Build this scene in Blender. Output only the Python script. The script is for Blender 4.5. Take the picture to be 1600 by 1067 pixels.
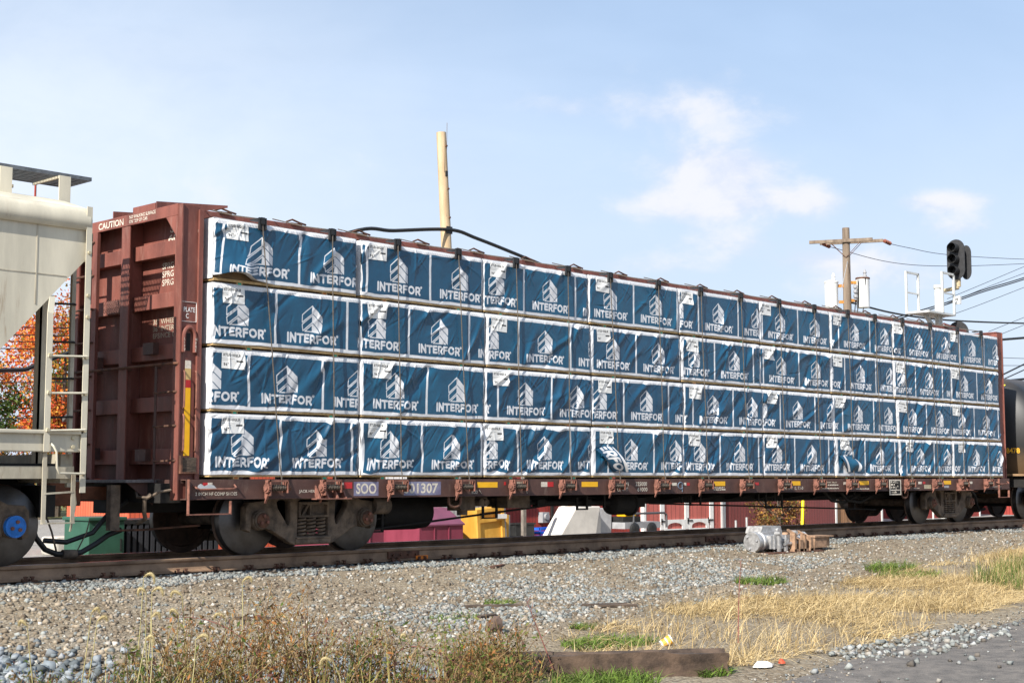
import bpy, bmesh, math, random
import numpy as np
from mathutils import Vector, Matrix
R = math.radians
for o in list(bpy.data.objects): bpy.data.objects.remove(o)
scene = bpy.context.scene
COL = scene.collection
random.seed(7); rng = np.random.default_rng(7)

# ------------------------------------------------------------------ camera
CAM = Vector((-10.449, -16.689, 1.012))
cd = bpy.data.cameras.new('camera'); cam = bpy.data.objects.new('camera', cd); COL.objects.link(cam)
cam.location = CAM; cam.rotation_euler = (R(90 + 5.334), 0, R(-46.175))
cd.sensor_width = 36; cd.lens = 51.18; cd.clip_end = 5000; cd.clip_start = 0.1
scene.camera = cam
# ------------------------------------------------------------------ light
SUN_AZ, SUN_EL = 15, 38          # light travels towards +X, turned towards +Y by SUN_AZ
ld = Vector((math.cos(R(SUN_AZ)) * math.cos(R(SUN_EL)), math.sin(R(SUN_AZ)) * math.cos(R(SUN_EL)), -math.sin(R(SUN_EL))))
sd = bpy.data.lights.new('sun', 'SUN'); sd.energy = 5.0; sd.angle = R(0.5); sd.color = (1, .95, .87)
sun = bpy.data.objects.new('sun', sd); COL.objects.link(sun); sun.rotation_euler = ld.to_track_quat('-Z', 'Y').to_euler()
sun.location = (0, -20, 40)
vs = scene.view_settings; vs.view_transform = 'Standard'; vs.look = 'None'; vs.gamma = 1; vs.exposure = 0.75
vs.use_curve_mapping = False
scene.cycles.use_denoising = True
scene.cycles.max_bounces = 6; scene.cycles.transparent_max_bounces = 6
# ------------------------------------------------------------------ sky
w = bpy.data.worlds.new('World'); scene.world = w; w.use_nodes = True
nt = w.node_tree; nt.nodes.clear()
def N(nt, t, **k):
    n = nt.nodes.new(t)
    for a, b in k.items(): setattr(n, a, b)
    return n
out = N(nt, 'ShaderNodeOutputWorld'); bg = N(nt, 'ShaderNodeBackground')
sky = N(nt, 'ShaderNodeTexSky', sky_type='NISHITA', sun_disc=False, sun_elevation=R(SUN_EL), sun_rotation=R(180 + 90 - SUN_AZ), altitude=100, air_density=1.0, dust_density=1.2, ozone_density=1.6)
bg.inputs['Strength'].default_value = 0.083
tc = N(nt, 'ShaderNodeTexCoord')
def M(nt, op, a, b=None, c=None):
    n = nt.nodes.new('ShaderNodeMath'); n.operation = op
    for i, x in enumerate((a, b, c)):
        if x is None: continue
        if isinstance(x, (int, float)): n.inputs[i].default_value = x
        else: nt.links.new(x, n.inputs[i])
    return n.outputs[0]
def VM(nt, op, a, b=None):
    n = nt.nodes.new('ShaderNodeVectorMath'); n.operation = op
    for i, x in enumerate((a, b)):
        if x is None: continue
        if isinstance(x, (tuple, list, Vector)): n.inputs[i].default_value = x
        else: nt.links.new(x, n.inputs[i])
    return n.outputs['Value'] if op == 'DOT_PRODUCT' else n.outputs[0]
DIR = tc.outputs['Generated']
sep = N(nt, 'ShaderNodeSeparateXYZ'); nt.links.new(DIR, sep.inputs[0])
zc = M(nt, 'MAXIMUM', sep.outputs[2], 0.0)
# flat cloud-layer coordinates: direction / (height + small)
den = M(nt, 'ADD', zc, 0.16)
comb = N(nt, 'ShaderNodeCombineXYZ')
nt.links.new(M(nt, 'DIVIDE', sep.outputs[0], den), comb.inputs[0]); nt.links.new(M(nt, 'DIVIDE', sep.outputs[1], den), comb.inputs[1])
def noise(nt, vec, scale, detail=6, rough=.55, dist=0.0):
    n = nt.nodes.new('ShaderNodeTexNoise'); n.inputs['Scale'].default_value = scale; n.inputs['Detail'].default_value = detail
    n.inputs['Roughness'].default_value = rough; n.inputs['Distortion'].default_value = dist
    if vec is not None: nt.links.new(vec, n.inputs['Vector'])
    return n.outputs['Fac']
def mrange(nt, v, a, b, c=0., d=1., smooth=True):
    n = nt.nodes.new('ShaderNodeMapRange'); n.interpolation_type = 'SMOOTHSTEP' if smooth else 'LINEAR'
    nt.links.new(v, n.inputs[0])
    for i, x in enumerate((a, b, c, d)): n.inputs[i + 1].default_value = x
    return n.outputs[0]
veil = mrange(nt, noise(nt, comb.outputs[0], .9, 5, .55, .6), .28, .72, .45, .85)
# cumulus: a few banks placed in the sky by direction, broken up by noise
def pdir(px, py):
    f = 2275.; p = R(5.334); y = R(46.175)
    fw = Vector((math.sin(y) * math.cos(p), math.cos(y) * math.cos(p), math.sin(p))); rt = Vector((math.cos(y), -math.sin(y), 0)); up = rt.cross(fw)
    return (fw + rt * (px - 800) / f - up * (py - 533.5) / f).normalized(), rt, up
tot = None
for px, py, sx, sy, amp in ((1085, 168, 150, 62, .62), (880, 165, 75, 26, .42), (1130, 265, 110, 40, .95), (1100, 320, 150, 28, .85), (1280, 315, 55, 30, .5), (1140, 372, 100, 28, .55),
                            (1475, 316, 75, 18, .85), (1500, 356, 60, 20, .6), (1385, 430, 170, 40, .55), (1290, 400, 120, 22, .5), (1010, 415, 130, 22, .45), (700, 250, 200, 40, .34), (130, 330, 420, 110, .34), (-700, 200, 260, 90, .8), (2300, 150, 300, 80, .8), (2900, 380, 260, 60, .8), (-1500, 330, 300, 70, .8)):
    d0, rt, up = pdir(px, py)
    a = M(nt, 'MULTIPLY', VM(nt, 'DOT_PRODUCT', VM(nt, 'SUBTRACT', DIR, tuple(d0)), tuple(rt)), 2275. / sx)
    b = M(nt, 'MULTIPLY', VM(nt, 'DOT_PRODUCT', VM(nt, 'SUBTRACT', DIR, tuple(d0)), tuple(up)), 2275. / sy)
    fr = mrange(nt, VM(nt, 'DOT_PRODUCT', DIR, tuple(d0)), 0, .5)
    e = M(nt, 'MULTIPLY', M(nt, 'POWER', 2.718, M(nt, 'MULTIPLY', M(nt, 'ADD', M(nt, 'MULTIPLY', a, a), M(nt, 'MULTIPLY', b, b)), -1.0)), fr)
    e = M(nt, 'MULTIPLY', e, amp * 1.12)
    tot = e if tot is None else M(nt, 'ADD', tot, e)
mp = N(nt, 'ShaderNodeMapping'); mp.inputs['Scale'].default_value = (1, 1, 1.7); nt.links.new(DIR, mp.inputs[0])
puff = noise(nt, mp.outputs[0], 17, 8, .6, .25)
cum = mrange(nt, M(nt, 'ADD', tot, M(nt, 'MULTIPLY', M(nt, 'SUBTRACT', puff, .5), 1.5)), .24, 1.05, 0, .9)
cum = M(nt, 'MULTIPLY', cum, mrange(nt, tot, .03, .3))
horizon = mrange(nt, sep.outputs[2], 0.0, .34, .72, 0.)
def mixc(nt, f, a, b, bt='MIX'):
    n = nt.nodes.new('ShaderNodeMix'); n.data_type = 'RGBA'; n.blend_type = bt; n.clamp_factor = True
    for s, x in ((0, f), (6, a), (7, b)):
        if isinstance(x, (int, float)): n.inputs[s].default_value = x
        elif isinstance(x, (tuple, list)): n.inputs[s].default_value = (*x, 1) if len(x) == 3 else x
        else: nt.links.new(x, n.inputs[s])
    return n.outputs[2]
c1 = mixc(nt, veil, sky.outputs[0], (4.35, 5.75, 7.9))
c2 = mixc(nt, horizon, c1, (5.6, 6.2, 7.2))
d0, rt, up = pdir(60, 260)     # a broad thin haze bank low in the sky, and its like elsewhere round the horizon
hz = None
for px, py, sx, sy, am in ((40, 250, 620, 330, .75), (-2600, 300, 900, 300, .6), (4200, 300, 900, 300, .6)):
    d0, rt, up = pdir(px, py)
    a = M(nt, 'MULTIPLY', VM(nt, 'DOT_PRODUCT', VM(nt, 'SUBTRACT', DIR, tuple(d0)), tuple(rt)), 2275. / sx); b = M(nt, 'MULTIPLY', VM(nt, 'DOT_PRODUCT', VM(nt, 'SUBTRACT', DIR, tuple(d0)), tuple(up)), 2275. / sy)
    e = M(nt, 'MULTIPLY', M(nt, 'POWER', 2.718, M(nt, 'MULTIPLY', M(nt, 'ADD', M(nt, 'MULTIPLY', a, a), M(nt, 'MULTIPLY', b, b)), -1.0)), am)
    hz = e if hz is None else M(nt, 'ADD', hz, e)
c2 = mixc(nt, M(nt, 'MULTIPLY', hz, mrange(nt, puff, .2, .7, .75, 1.)), c2, (6.5, 7.1, 8.0))
lit = noise(nt, mp.outputs[0], 9, 4, .5)
c3 = mixc(nt, cum, c2, mixc(nt, mrange(nt, puff, .38, .62), (5.4, 5.9, 7.1), (6.8, 6.85, 7.3)))
nt.links.new(c3, bg.inputs['Color']); nt.links.new(bg.outputs[0], out.inputs[0])

# ------------------------------------------------------------------ materials
MATS = {}
def pm(name, c, r=.7, var=.25, sc=5., met=0., bump=0., bsc=60., c2=None, spec=.4, streak=0., amount=.5, fine=0., wear=None):
    """procedural material: two-tone noise colour, fine grain, optional bump; streak stretches the noise down the surface"""
    if name in MATS: return MATS[name]
    m = bpy.data.materials.new(name); m.use_nodes = True; nt = m.node_tree; b = nt.nodes['Principled BSDF']
    tc = N(nt, 'ShaderNodeTexCoord'); oi = N(nt, 'ShaderNodeObjectInfo')
    off = VM(nt, 'ADD', tc.outputs['Object'], None)
    add = off.node; cmb = N(nt, 'ShaderNodeCombineXYZ'); nt.links.new(M(nt, 'MULTIPLY', oi.outputs['Random'], 37.), cmb.inputs[0]); nt.links.new(M(nt, 'MULTIPLY', oi.outputs['Random'], 11.), cmb.inputs[1])
    nt.links.new(cmb.outputs[0], add.inputs[1])
    vec = off
    if streak:
        mp = N(nt, 'ShaderNodeMapping'); mp.inputs['Scale'].default_value = (1, 1, 1. / streak); nt.links.new(off, mp.inputs[0]); vec = mp.outputs[0]
    f = noise(nt, vec, sc, 7, .62, .2)
    lo = tuple(x * (1 - var) for x in c); hi = c2 if c2 else tuple(min(1, x * (1 + var)) for x in c)
    col = mixc(nt, mrange(nt, f, .5 - .22, .5 + .22 + (.5 - amount) * .4), lo, hi)
    if fine:
        g = noise(nt, off, 90, 3, .7)
        col = mixc(nt, mrange(nt, g, .35, .75, 0, fine), col, tuple(min(1, x * 1.9 + .02) for x in c))
    if wear:      # rust runs, road dust and faded patches: (colour, threshold, strength, stretch)
        mw = N(nt, 'ShaderNodeMapping'); mw.inputs['Scale'].default_value = (1, 1, 1. / wear[3]); nt.links.new(off, mw.inputs[0])
        w1 = noise(nt, mw.outputs[0], 11, 7, .7, .3); w2 = noise(nt, off, 1.7, 4, .6)
        col = mixc(nt, M(nt, 'MULTIPLY', mrange(nt, w1, wear[1], wear[1] + .14, 0, wear[2]), mrange(nt, w2, .35, .65)), col, wear[0])
    nt.links.new(col, b.inputs['Base Color'])
    b.inputs['Metallic'].default_value = met; b.inputs['Specular IOR Level'].default_value = spec
    nt.links.new(mrange(nt, f, .2, .8, max(.05, r - .12), min(1, r + .12), False), b.inputs['Roughness'])
    if bump:
        bn = N(nt, 'ShaderNodeBump'); bn.inputs['Strength'].default_value = bump; bn.inputs['Distance'].default_value = .01
        nt.links.new(noise(nt, off, bsc, 5, .6), bn.inputs['Height']); nt.links.new(bn.outputs[0], b.inputs['Normal'])
    MATS[name] = m; return m
def colattr(name, r=.85, spec=.25, bump=0., trans=0.):
    if name in MATS: return MATS[name]
    m = bpy.data.materials.new(name); m.use_nodes = True; nt = m.node_tree; b = nt.nodes['Principled BSDF']
    a = N(nt, 'ShaderNodeAttribute', attribute_name='Col'); tc = N(nt, 'ShaderNodeTexCoord')
    g = noise(nt, tc.outputs['Object'], 45, 4, .6)
    nt.links.new(mixc(nt, 1., a.outputs['Color'], mixc(nt, g, (.72, .72, .72), (1.25, 1.25, 1.25)), 'MULTIPLY'), b.inputs['Base Color'])
    b.inputs['Roughness'].default_value = r; b.inputs['Specular IOR Level'].default_value = spec
    if trans:
        t = N(nt, 'ShaderNodeBsdfTranslucent'); nt.links.new(a.outputs['Color'], t.inputs['Color']); mx = N(nt, 'ShaderNodeMixShader'); mx.inputs[0].default_value = trans
        o = nt.nodes['Material Output']; nt.links.new(b.outputs[0], mx.inputs[1]); nt.links.new(t.outputs[0], mx.inputs[2]); nt.links.new(mx.outputs[0], o.inputs[0])
    MATS[name] = m; return m
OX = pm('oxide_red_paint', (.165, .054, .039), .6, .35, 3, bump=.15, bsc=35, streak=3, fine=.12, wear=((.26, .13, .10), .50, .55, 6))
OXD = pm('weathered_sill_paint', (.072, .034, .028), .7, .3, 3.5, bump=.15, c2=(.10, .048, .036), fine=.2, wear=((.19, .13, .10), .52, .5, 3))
RUST = pm('rusty_iron', (.085, .045, .030), .85, .45, 9, bump=.35, c2=(.17, .075, .045))
RUSTP = pm('pinkish_rust', (.20, .085, .06), .8, .4, 12, bump=.3)
GRIME = pm('brake_dust_grime', (.095, .072, .055), .9, .45, 7, bump=.5, c2=(.20, .148, .105), fine=.25)
BLK = pm('black_grime', (.012, .011, .011), .8, .4, 6, bump=.2, c2=(.022, .020, .018))
WHEEL = pm('wheel_steel', (.060, .038, .028), .75, .45, 5, c2=(.125, .076, .053), bump=.25, fine=.15)
TREAD = pm('polished_tread', (.12, .115, .115), .4, .2, 6, met=.85)
BEIGE = pm('beige_car_paint', (.58, .53, .415), .5, .2, 2.2, bump=.04, bsc=12, streak=5, fine=.05, amount=.35, wear=((.30, .21, .13), .56, .6, 9))
BEIGED = pm('dirty_beige_paint', (.38, .34, .26), .65, .3, 3, bump=.1, streak=3, wear=((.17, .11, .07), .5, .7, 5))
CABLE = pm('steel_cable', (.13, .11, .09), .6, .25, 30, met=.5)
BLKP = pm('black_plastic', (.018, .018, .018), .5, .3, 10)
WOODY = pm('fresh_lumber', (.46, .29, .12), .75, .25, 8, c2=(.60, .42, .20), bump=.1)
WHITE = pm('white_paint', (.74, .73, .70), .6, .1, 6)
CREAM = pm('cream_stencil', (.60, .54, .45), .75, .25, 30, wear=((.16, .09, .07), .50, .7, 1))
YEL = pm('yellow_reflector', (.80, .42, .008), .45, .08, 5)
REDR = pm('red_reflector', (.42, .020, .022), .45, .15, 6)
TIEW = pm('creosote_wood', (.055, .040, .030), .9, .45, 6, bump=.6, bsc=25, c2=(.12, .085, .06), streak=.15)
GREY = pm('grey_paint', (.30, .30, .31), .6, .15, 5)
GALV = pm('galvanised_steel', (.50, .50, .49), .45, .15, 12, met=.4)

# ------------------------------------------------------------------ mesh helpers
def roots(o):
    while o.parent: o = o.parent
    return o
class MB:
    def __init__(s): s.v = []; s.f = []
    def add(s, vs, fs):
        b = len(s.v); s.v += [tuple(p) for p in vs]; s.f += [tuple(i + b for i in q) for q in fs]; return s
    def box(s, x0, x1, y0, y1, z0, z1):
        return s.add([(x0, y0, z0), (x1, y0, z0), (x1, y1, z0), (x0, y1, z0), (x0, y0, z1), (x1, y0, z1), (x1, y1, z1), (x0, y1, z1)],
                     [(3, 2, 1, 0), (4, 5, 6, 7), (0, 1, 5, 4), (1, 2, 6, 5), (2, 3, 7, 6), (3, 0, 4, 7)])
    def bar(s, p, q, w, h, up=(0, 0, 1)):
        p = Vector(p); q = Vector(q); d = (q - p).normalized(); up = Vector(up)
        if abs(d.dot(up)) > .98: up = Vector((0, 1, 0))
        a = d.cross(up).normalized() * (w / 2); b = a.cross(d).normalized() * (h / 2)
        vs = [c + i * a + j * b for c in (p, q) for i, j in ((-1, -1), (1, -1), (1, 1), (-1, 1))]
        return s.add(vs, [(0, 1, 2, 3), (7, 6, 5, 4), (0, 4, 5, 1), (1, 5, 6, 2), (2, 6, 7, 3), (3, 7, 4, 0)])
    def tube(s, pts, r, n=8, cap=True):
        pts = [Vector(p) for p in pts]; rr = r if isinstance(r, (list, tuple)) else [r] * len(pts)
        vs = []; u = None
        for i, p in enumerate(pts):
            d = (pts[min(i + 1, len(pts) - 1)] - pts[max(i - 1, 0)]).normalized()
            if u is None: u = d.orthogonal().normalized()
            u = (u - d * u.dot(d)); u = u.normalized() if u.length > 1e-6 else d.orthogonal().normalized()
            t = d.cross(u)
            vs += [p + rr[i] * (math.cos(a) * u + math.sin(a) * t) for a in [k * 2 * math.pi / n for k in range(n)]]
        fs = [(i * n + k, i * n + (k + 1) % n, (i + 1) * n + (k + 1) % n, (i + 1) * n + k) for i in range(len(pts) - 1) for k in range(n)]
        if cap: fs += [tuple(range(n))[::-1], tuple((len(pts) - 1) * n + k for k in range(n))]
        return s.add(vs, fs)
    def cyl(s, p, q, r, n=16, r2=None): return s.tube([p, q], [r, r if r2 is None else r2], n)
    def lathe(s, prof, o, axis='y', n=32):
        """prof = (radius, along) pairs round an axis through o"""
        vs = []
        for r, t in prof:
            for k in range(n):
                a = 2 * math.pi * k / n; c, d = r * math.cos(a), r * math.sin(a)
                vs.append({'y': (o[0] + c, o[1] + t, o[2] + d), 'x': (o[0] + t, o[1] + c, o[2] + d), 'z': (o[0] + c, o[1] + d, o[2] + t)}[axis])
        fs = [(i * n + k, i * n + (k + 1) % n, (i + 1) * n + (k + 1) % n, (i + 1) * n + k) for i in range(len(prof) - 1) for k in range(n)]
        fs += [tuple(range(n)), tuple((len(prof) - 1) * n + k for k in range(n))[::-1]]
        return s.add(vs, fs)
    def prism(s, poly, ax, a, b):
        """polygon in the two other axes, extruded along ax from a to b"""
        n = len(poly); f = {'y': lambda p, t: (p[0], t, p[1]), 'x': lambda p, t: (t, p[0], p[1]), 'z': lambda p, t: (p[0], p[1], t)}[ax]
        return s.add([f(p, a) for p in poly] + [f(p, b) for p in poly], [tuple(range(n)), tuple(range(2 * n - 1, n - 1, -1))] + [(i, (i + 1) % n, n + (i + 1) % n, n + i) for i in range(n)])
    def build(s, name, mat, parent=None, smooth=True, local=False, bevel=0.):
        me = bpy.data.meshes.new(name); vs = s.v
        if parent is not None and not local:
            L = roots(parent).location; p = parent; L = Vector((0, 0, 0))
            while p: L = L + p.location; p = p.parent
            vs = [(a - L.x, b - L.y, c - L.z) for a, b, c in vs]
        me.from_pydata(vs, [], s.f); me.materials.append(mat)
        bm = bmesh.new(); bm.from_mesh(me); bmesh.ops.recalc_face_normals(bm, faces=bm.faces)
        if bevel: bmesh.ops.bevel(bm, geom=[e for e in bm.edges if len(e.link_faces) == 2 and e.calc_face_angle(0) > .5], offset=bevel, segments=2, affect='EDGES', profile=.6)
        bm.to_mesh(me); bm.free()
        if smooth:
            me.shade_smooth(); me.set_sharp_from_angle(angle=R(38))
        o = bpy.data.objects.new(name, me); COL.objects.link(o); o.parent = parent
        return o
def linkobj(name, me, parent=None, loc=None, rot=None):
    o = bpy.data.objects.new(name, me); COL.objects.link(o); o.parent = parent
    if loc is not None: o.location = loc
    if rot is not None: o.rotation_euler = rot
    return o
def tag(o, label=None, cat=None, group=None, kind=None):
    for k, v in (('label', label), ('category', cat), ('group', group), ('kind', kind)):
        if v: o[k] = v
    return o
def thing(name, label, cat, loc=(0, 0, 0), rotz=0, group=None):
    o = bpy.data.objects.new(name, None); COL.objects.link(o); o.empty_display_size = .2
    o.location = loc; o.rotation_euler = (0, 0, rotz); return tag(o, label, cat, group)
def wl(parent):
    L = Vector((0, 0, 0)); p = parent
    while p: L = L + p.location; p = p.parent
    return L
def shape(name, outer, holes, depth, mat, parent=None, bevel=.0, local=True):
    """plate in the XZ plane with holes, thickness along Y centred on 0 (filled curve turned to mesh)"""
    cu = bpy.data.curves.new(name, 'CURVE'); cu.dimensions = '2D'; cu.fill_mode = 'BOTH'; cu.extrude = depth / 2 - bevel; cu.bevel_depth = bevel; cu.bevel_resolution = 1
    for pl in [outer] + holes:
        sp = cu.splines.new('POLY'); sp.points.add(len(pl) - 1); sp.use_cyclic_u = True
        for i, p in enumerate(pl): sp.points[i].co = (p[0], p[1], 0, 1)
    t = bpy.data.objects.new('t', cu); me = bpy.data.meshes.new_from_object(t); bpy.data.objects.remove(t); bpy.data.curves.remove(cu)
    me.transform(Matrix.Rotation(R(90), 4, 'X')); me.name = name
    me.materials.clear(); me.materials.append(mat); me.shade_smooth(); me.set_sharp_from_angle(angle=R(35))
    return me
TXT = {}
def text_mesh(s, bold=.0):
    k = (s, bold)
    if k not in TXT:
        cu = bpy.data.curves.new('lettering', 'FONT'); cu.body = s; cu.offset = bold; cu.resolution_u = 3; cu.space_line = .95
        t = bpy.data.objects.new('t', cu); me = bpy.data.meshes.new_from_object(t); bpy.data.objects.remove(t); bpy.data.curves.remove(cu)
        co = np.empty(len(me.vertices) * 3); me.vertices.foreach_get('co', co); co = co.reshape(-1, 3)
        TXT[k] = (me, co[:, 0].min(), co[:, 0].max(), co[:, 1].min(), co[:, 1].max())
    return TXT[k]
def put_text(s, x, y, z, h, w, mat, parent, face='-y', bold=.012, name='lettering'):
    """lettering with its lower left corner at (x,y,z), h tall and w wide, facing -Y or -X"""
    me, x0, x1, y0, y1 = text_mesh(s, bold); me = me.copy(); me.name = name
    me.transform(Matrix.Diagonal((w / (x1 - x0), h / (y1 - y0), 1, 1)) @ Matrix.Translation((-x0, -y0, 0)))
    me.transform(Matrix.Rotation(R(90), 4, 'X'))
    if face == '-x': me.transform(Matrix.Rotation(R(-90), 4, 'Z'))
    me.materials.clear(); me.materials.append(mat)
    o = linkobj(name, me, parent); o.location = Vector((x, y, z)) - wl(parent); return o
def npmesh(name, co, quads, mats, parent=None, smooth=True, attr=None, col=None):
    co = np.ascontiguousarray(co, dtype=np.float32); quads = np.ascontiguousarray(quads, dtype=np.int32); k = quads.shape[1]
    me = bpy.data.meshes.new(name); me.vertices.add(len(co)); me.vertices.foreach_set('co', co.ravel())
    me.loops.add(quads.size); me.loops.foreach_set('vertex_index', quads.ravel())
    me.polygons.add(len(quads)); me.polygons.foreach_set('loop_start', np.arange(0, quads.size, k, dtype=np.int32)); me.polygons.foreach_set('loop_total', np.full(len(quads), k, dtype=np.int32))
    me.update(calc_edges=True); me.validate()
    if attr is not None:
        a = me.attributes.new('ink', 'FLOAT', 'POINT'); a.data.foreach_set('value', np.ascontiguousarray(attr, dtype=np.float32))
    if col is not None:
        a = me.attributes.new('Col', 'FLOAT_COLOR', 'POINT'); c4 = np.ones((len(co), 4), np.float32); c4[:, :3] = col; a.data.foreach_set('color', c4.ravel())
    for m in (mats if isinstance(mats, list) else [mats]): me.materials.append(m)
    if smooth: me.shade_smooth()
    return me
def grid_faces(nu, nv):
    i = np.arange(nu * nv).reshape(nv, nu)
    return np.stack([i[:-1, :-1].ravel(), i[:-1, 1:].ravel(), i[1:, 1:].ravel(), i[1:, :-1].ravel()], -1)
def vnoise(x, y, seed=0):
    """smooth value noise, numpy"""
    xi = np.floor(x).astype(int); yi = np.floor(y).astype(int); fx = x - xi; fy = y - yi
    fx = fx * fx * (3 - 2 * fx); fy = fy * fy * (3 - 2 * fy)
    def h(a, b):
        n = (a * 374761393 + b * 668265263 + seed * 1442695041) & 0x7fffffff
        n = ((n ^ (n >> 13)) * 1274126177) & 0x7fffffff
        return ((n ^ (n >> 16)) & 0xffff) / 65535.
    return (h(xi, yi) * (1 - fx) + h(xi + 1, yi) * fx) * (1 - fy) + (h(xi, yi + 1) * (1 - fx) + h(xi + 1, yi + 1) * fx) * fy
def fbm(x, y, seed=0, o=4):
    t = 0; a = .5
    for k in range(o): t = t + a * (vnoise(x * 2 ** k, y * 2 ** k, seed + k) - .5); a *= .5
    return t

def stencil_line(x, y, z, h, w_, mat, parent, seed=0):
    """a worn stencil line whose letters can no longer be read: short strokes of uneven width"""
    g = random.Random(seed); m = MB(); a = x
    while a < x + w_:
        b = a + h * g.uniform(.35, .75)
        if g.random() < .86: m.box(a, b, y, y + .002, z + h * g.choice((0, 0, .1)), z + h * g.choice((1, 1, .85, .55)))
        a = b + h * g.uniform(.12, .22)
    o = m.build('lettering', mat, parent, False); o['kind'] = 'stuff'; return o
# ------------------------------------------------------------------ ground
def gh(x, y):
    x = np.asarray(x, float); y = np.asarray(y, float)
    def sm(a, b, t):
        t = np.clip((t - a) / (b - a), 0, 1); return t * t * (3 - 2 * t)
    z = -.215 - .19 * sm(-1.7, -4.6, y) - .05 * sm(-4.5, -8, y) - .30 * sm(2.2, 5.2, y)
    z = z + .16 * np.exp(-((x + 6.1) / 1.0) ** 2 - ((y + 6.3) / 1.1) ** 2)
    rough = sm(-1.5, -2.6, y) * sm(-13.5, -9.5, y) + .12
    z = z + rough * (.10 * fbm(x * .55, y * .55, 3, 4) + .035 * fbm(x * 3, y * 3, 9, 3))
    return z
def axis(lo, a, b, hi, step, grow=1.25):
    xs = list(np.arange(a, b + 1e-6, step)); d = step; x = b
    while x < hi: d *= grow; x += d; xs.append(min(x, hi))
    d = step; x = a
    while x > lo: d *= grow; x -= d; xs.insert(0, max(x, lo))
    return np.array(xs)
GX = axis(-900, -10, 32, 1800, .11); GY = axis(-600, -13, -1.2, 1500, .085)
xx, yy = np.meshgrid(GX, GY); zz = gh(xx, yy)
def dirt_mat():
    m = bpy.data.materials.new('dirt_and_fine_gravel'); m.use_nodes = True; nt = m.node_tree; b = nt.nodes['Principled BSDF']
    tc = N(nt, 'ShaderNodeTexCoord'); v = tc.outputs['Object']
    base = mixc(nt, mrange(nt, noise(nt, v, .9, 6, .6, .3), .34, .66), (.175, .134, .090), (.255, .206, .143))
    base = mixc(nt, mrange(nt, noise(nt, v, .35, 4, .5), .50, .66, 0, .8), base, (.245, .212, .165))
    vo = N(nt, 'ShaderNodeTexVoronoi'); vo.inputs['Scale'].default_value = 34; nt.links.new(v, vo.inputs['Vector'])
    sp = N(nt, 'ShaderNodeSeparateColor'); nt.links.new(vo.outputs['Color'], sp.inputs[0])
    base = mixc(nt, mrange(nt, sp.outputs[0], .45, .95, 0, .7), base, (.31, .272, .21))
    base = mixc(nt, mrange(nt, sp.outputs[1], .7, 1, 0, .8), base, (.08, .064, .05))
    nt.links.new(base, b.inputs['Base Color']); b.inputs['Roughness'].default_value = .95; b.inputs['Specular IOR Level'].default_value = .15
    bn = N(nt, 'ShaderNodeBump'); bn.inputs['Strength'].default_value = .8; bn.inputs['Distance'].default_value = .02
    nt.links.new(M(nt, 'ADD', M(nt, 'MULTIPLY', vo.outputs['Distance'], -1.2), noise(nt, v, 22, 5, .65)), bn.inputs['Height']); nt.links.new(bn.outputs[0], b.inputs['Normal'])
    return m
me = npmesh('ground', np.stack([xx.ravel(), yy.ravel(), zz.ravel()], -1), grid_faces(len(GX), len(GY)), dirt_mat())
tag(linkobj('ground', me), kind='structure')
def asphalt(name, c, c2):
    m = pm(name, c, .9, .25, 7, c2=c2, bump=1.0, bsc=70, spec=.2, fine=.9); return m
# road in the foreground: a sheet lying 6 mm above the ground it covers, with a crumbling edge
def road_edge(x): return -10.72 + .135 * (x + 2.2) + .25 * np.sin(x * .9 + .5) * .5 + .35 * fbm(x * 1.3, x * 0 + 4.2, 5, 4) - .012 * np.maximum(0, x - 4) ** 1.2
RX = axis(-60, -8, 12, 160, .12); nv = 46; t = np.linspace(0, 1, nv) ** 1.6
xx, tt = np.meshgrid(RX, t); e = np.maximum(road_edge(xx), -13.) if False else road_edge(xx); yy = e + (-24 - e) * tt
zz = gh(xx, yy) + .012 - .010 * (tt == 0)
me = npmesh('road', np.stack([xx.ravel(), yy.ravel(), zz.ravel()], -1), grid_faces(len(RX), nv)[:, ::-1], asphalt('worn_asphalt', (.085, .077, .070), (.185, .162, .140)))
tag(linkobj('road', me), kind='structure')
# car park and street behind the track
b = MB(); gx = axis(-80, -10, 40, 220, 3); gy = axis(5.6, 7, 24, 26.5, 3)
xx, yy = np.meshgrid(gx, gy); me = npmesh('parking_lot', np.stack([xx.ravel(), yy.ravel(), 0 * xx.ravel() - .475], -1), grid_faces(len(gx), len(gy)), asphalt('pale_asphalt', (.20, .185, .165), (.27, .25, .225)))
tag(linkobj('parking_lot', me), kind='structure')
kb = MB().box(-80, 200, 26.5, 26.8, -.52, -.34).build('kerb', pm('kerb_concrete', (.38, .36, .32), .85, .2, 4), None, False); tag(kb, kind='structure')
xx, yy = np.meshgrid(axis(-80, -10, 40, 220, 3), axis(26.8, 28, 50, 90, 3)); me = npmesh('lawn', np.stack([xx.ravel(), yy.ravel(), 0 * xx.ravel() - .36 + .03 * np.maximum(0, yy.ravel() - 30)], -1), grid_faces(xx.shape[1], xx.shape[0]), pm('lawn_grass', (.10, .125, .03), .95, .4, 1.5, c2=(.22, .20, .06), bump=.5, bsc=60))
tag(linkobj('lawn', me), kind='structure')

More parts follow.
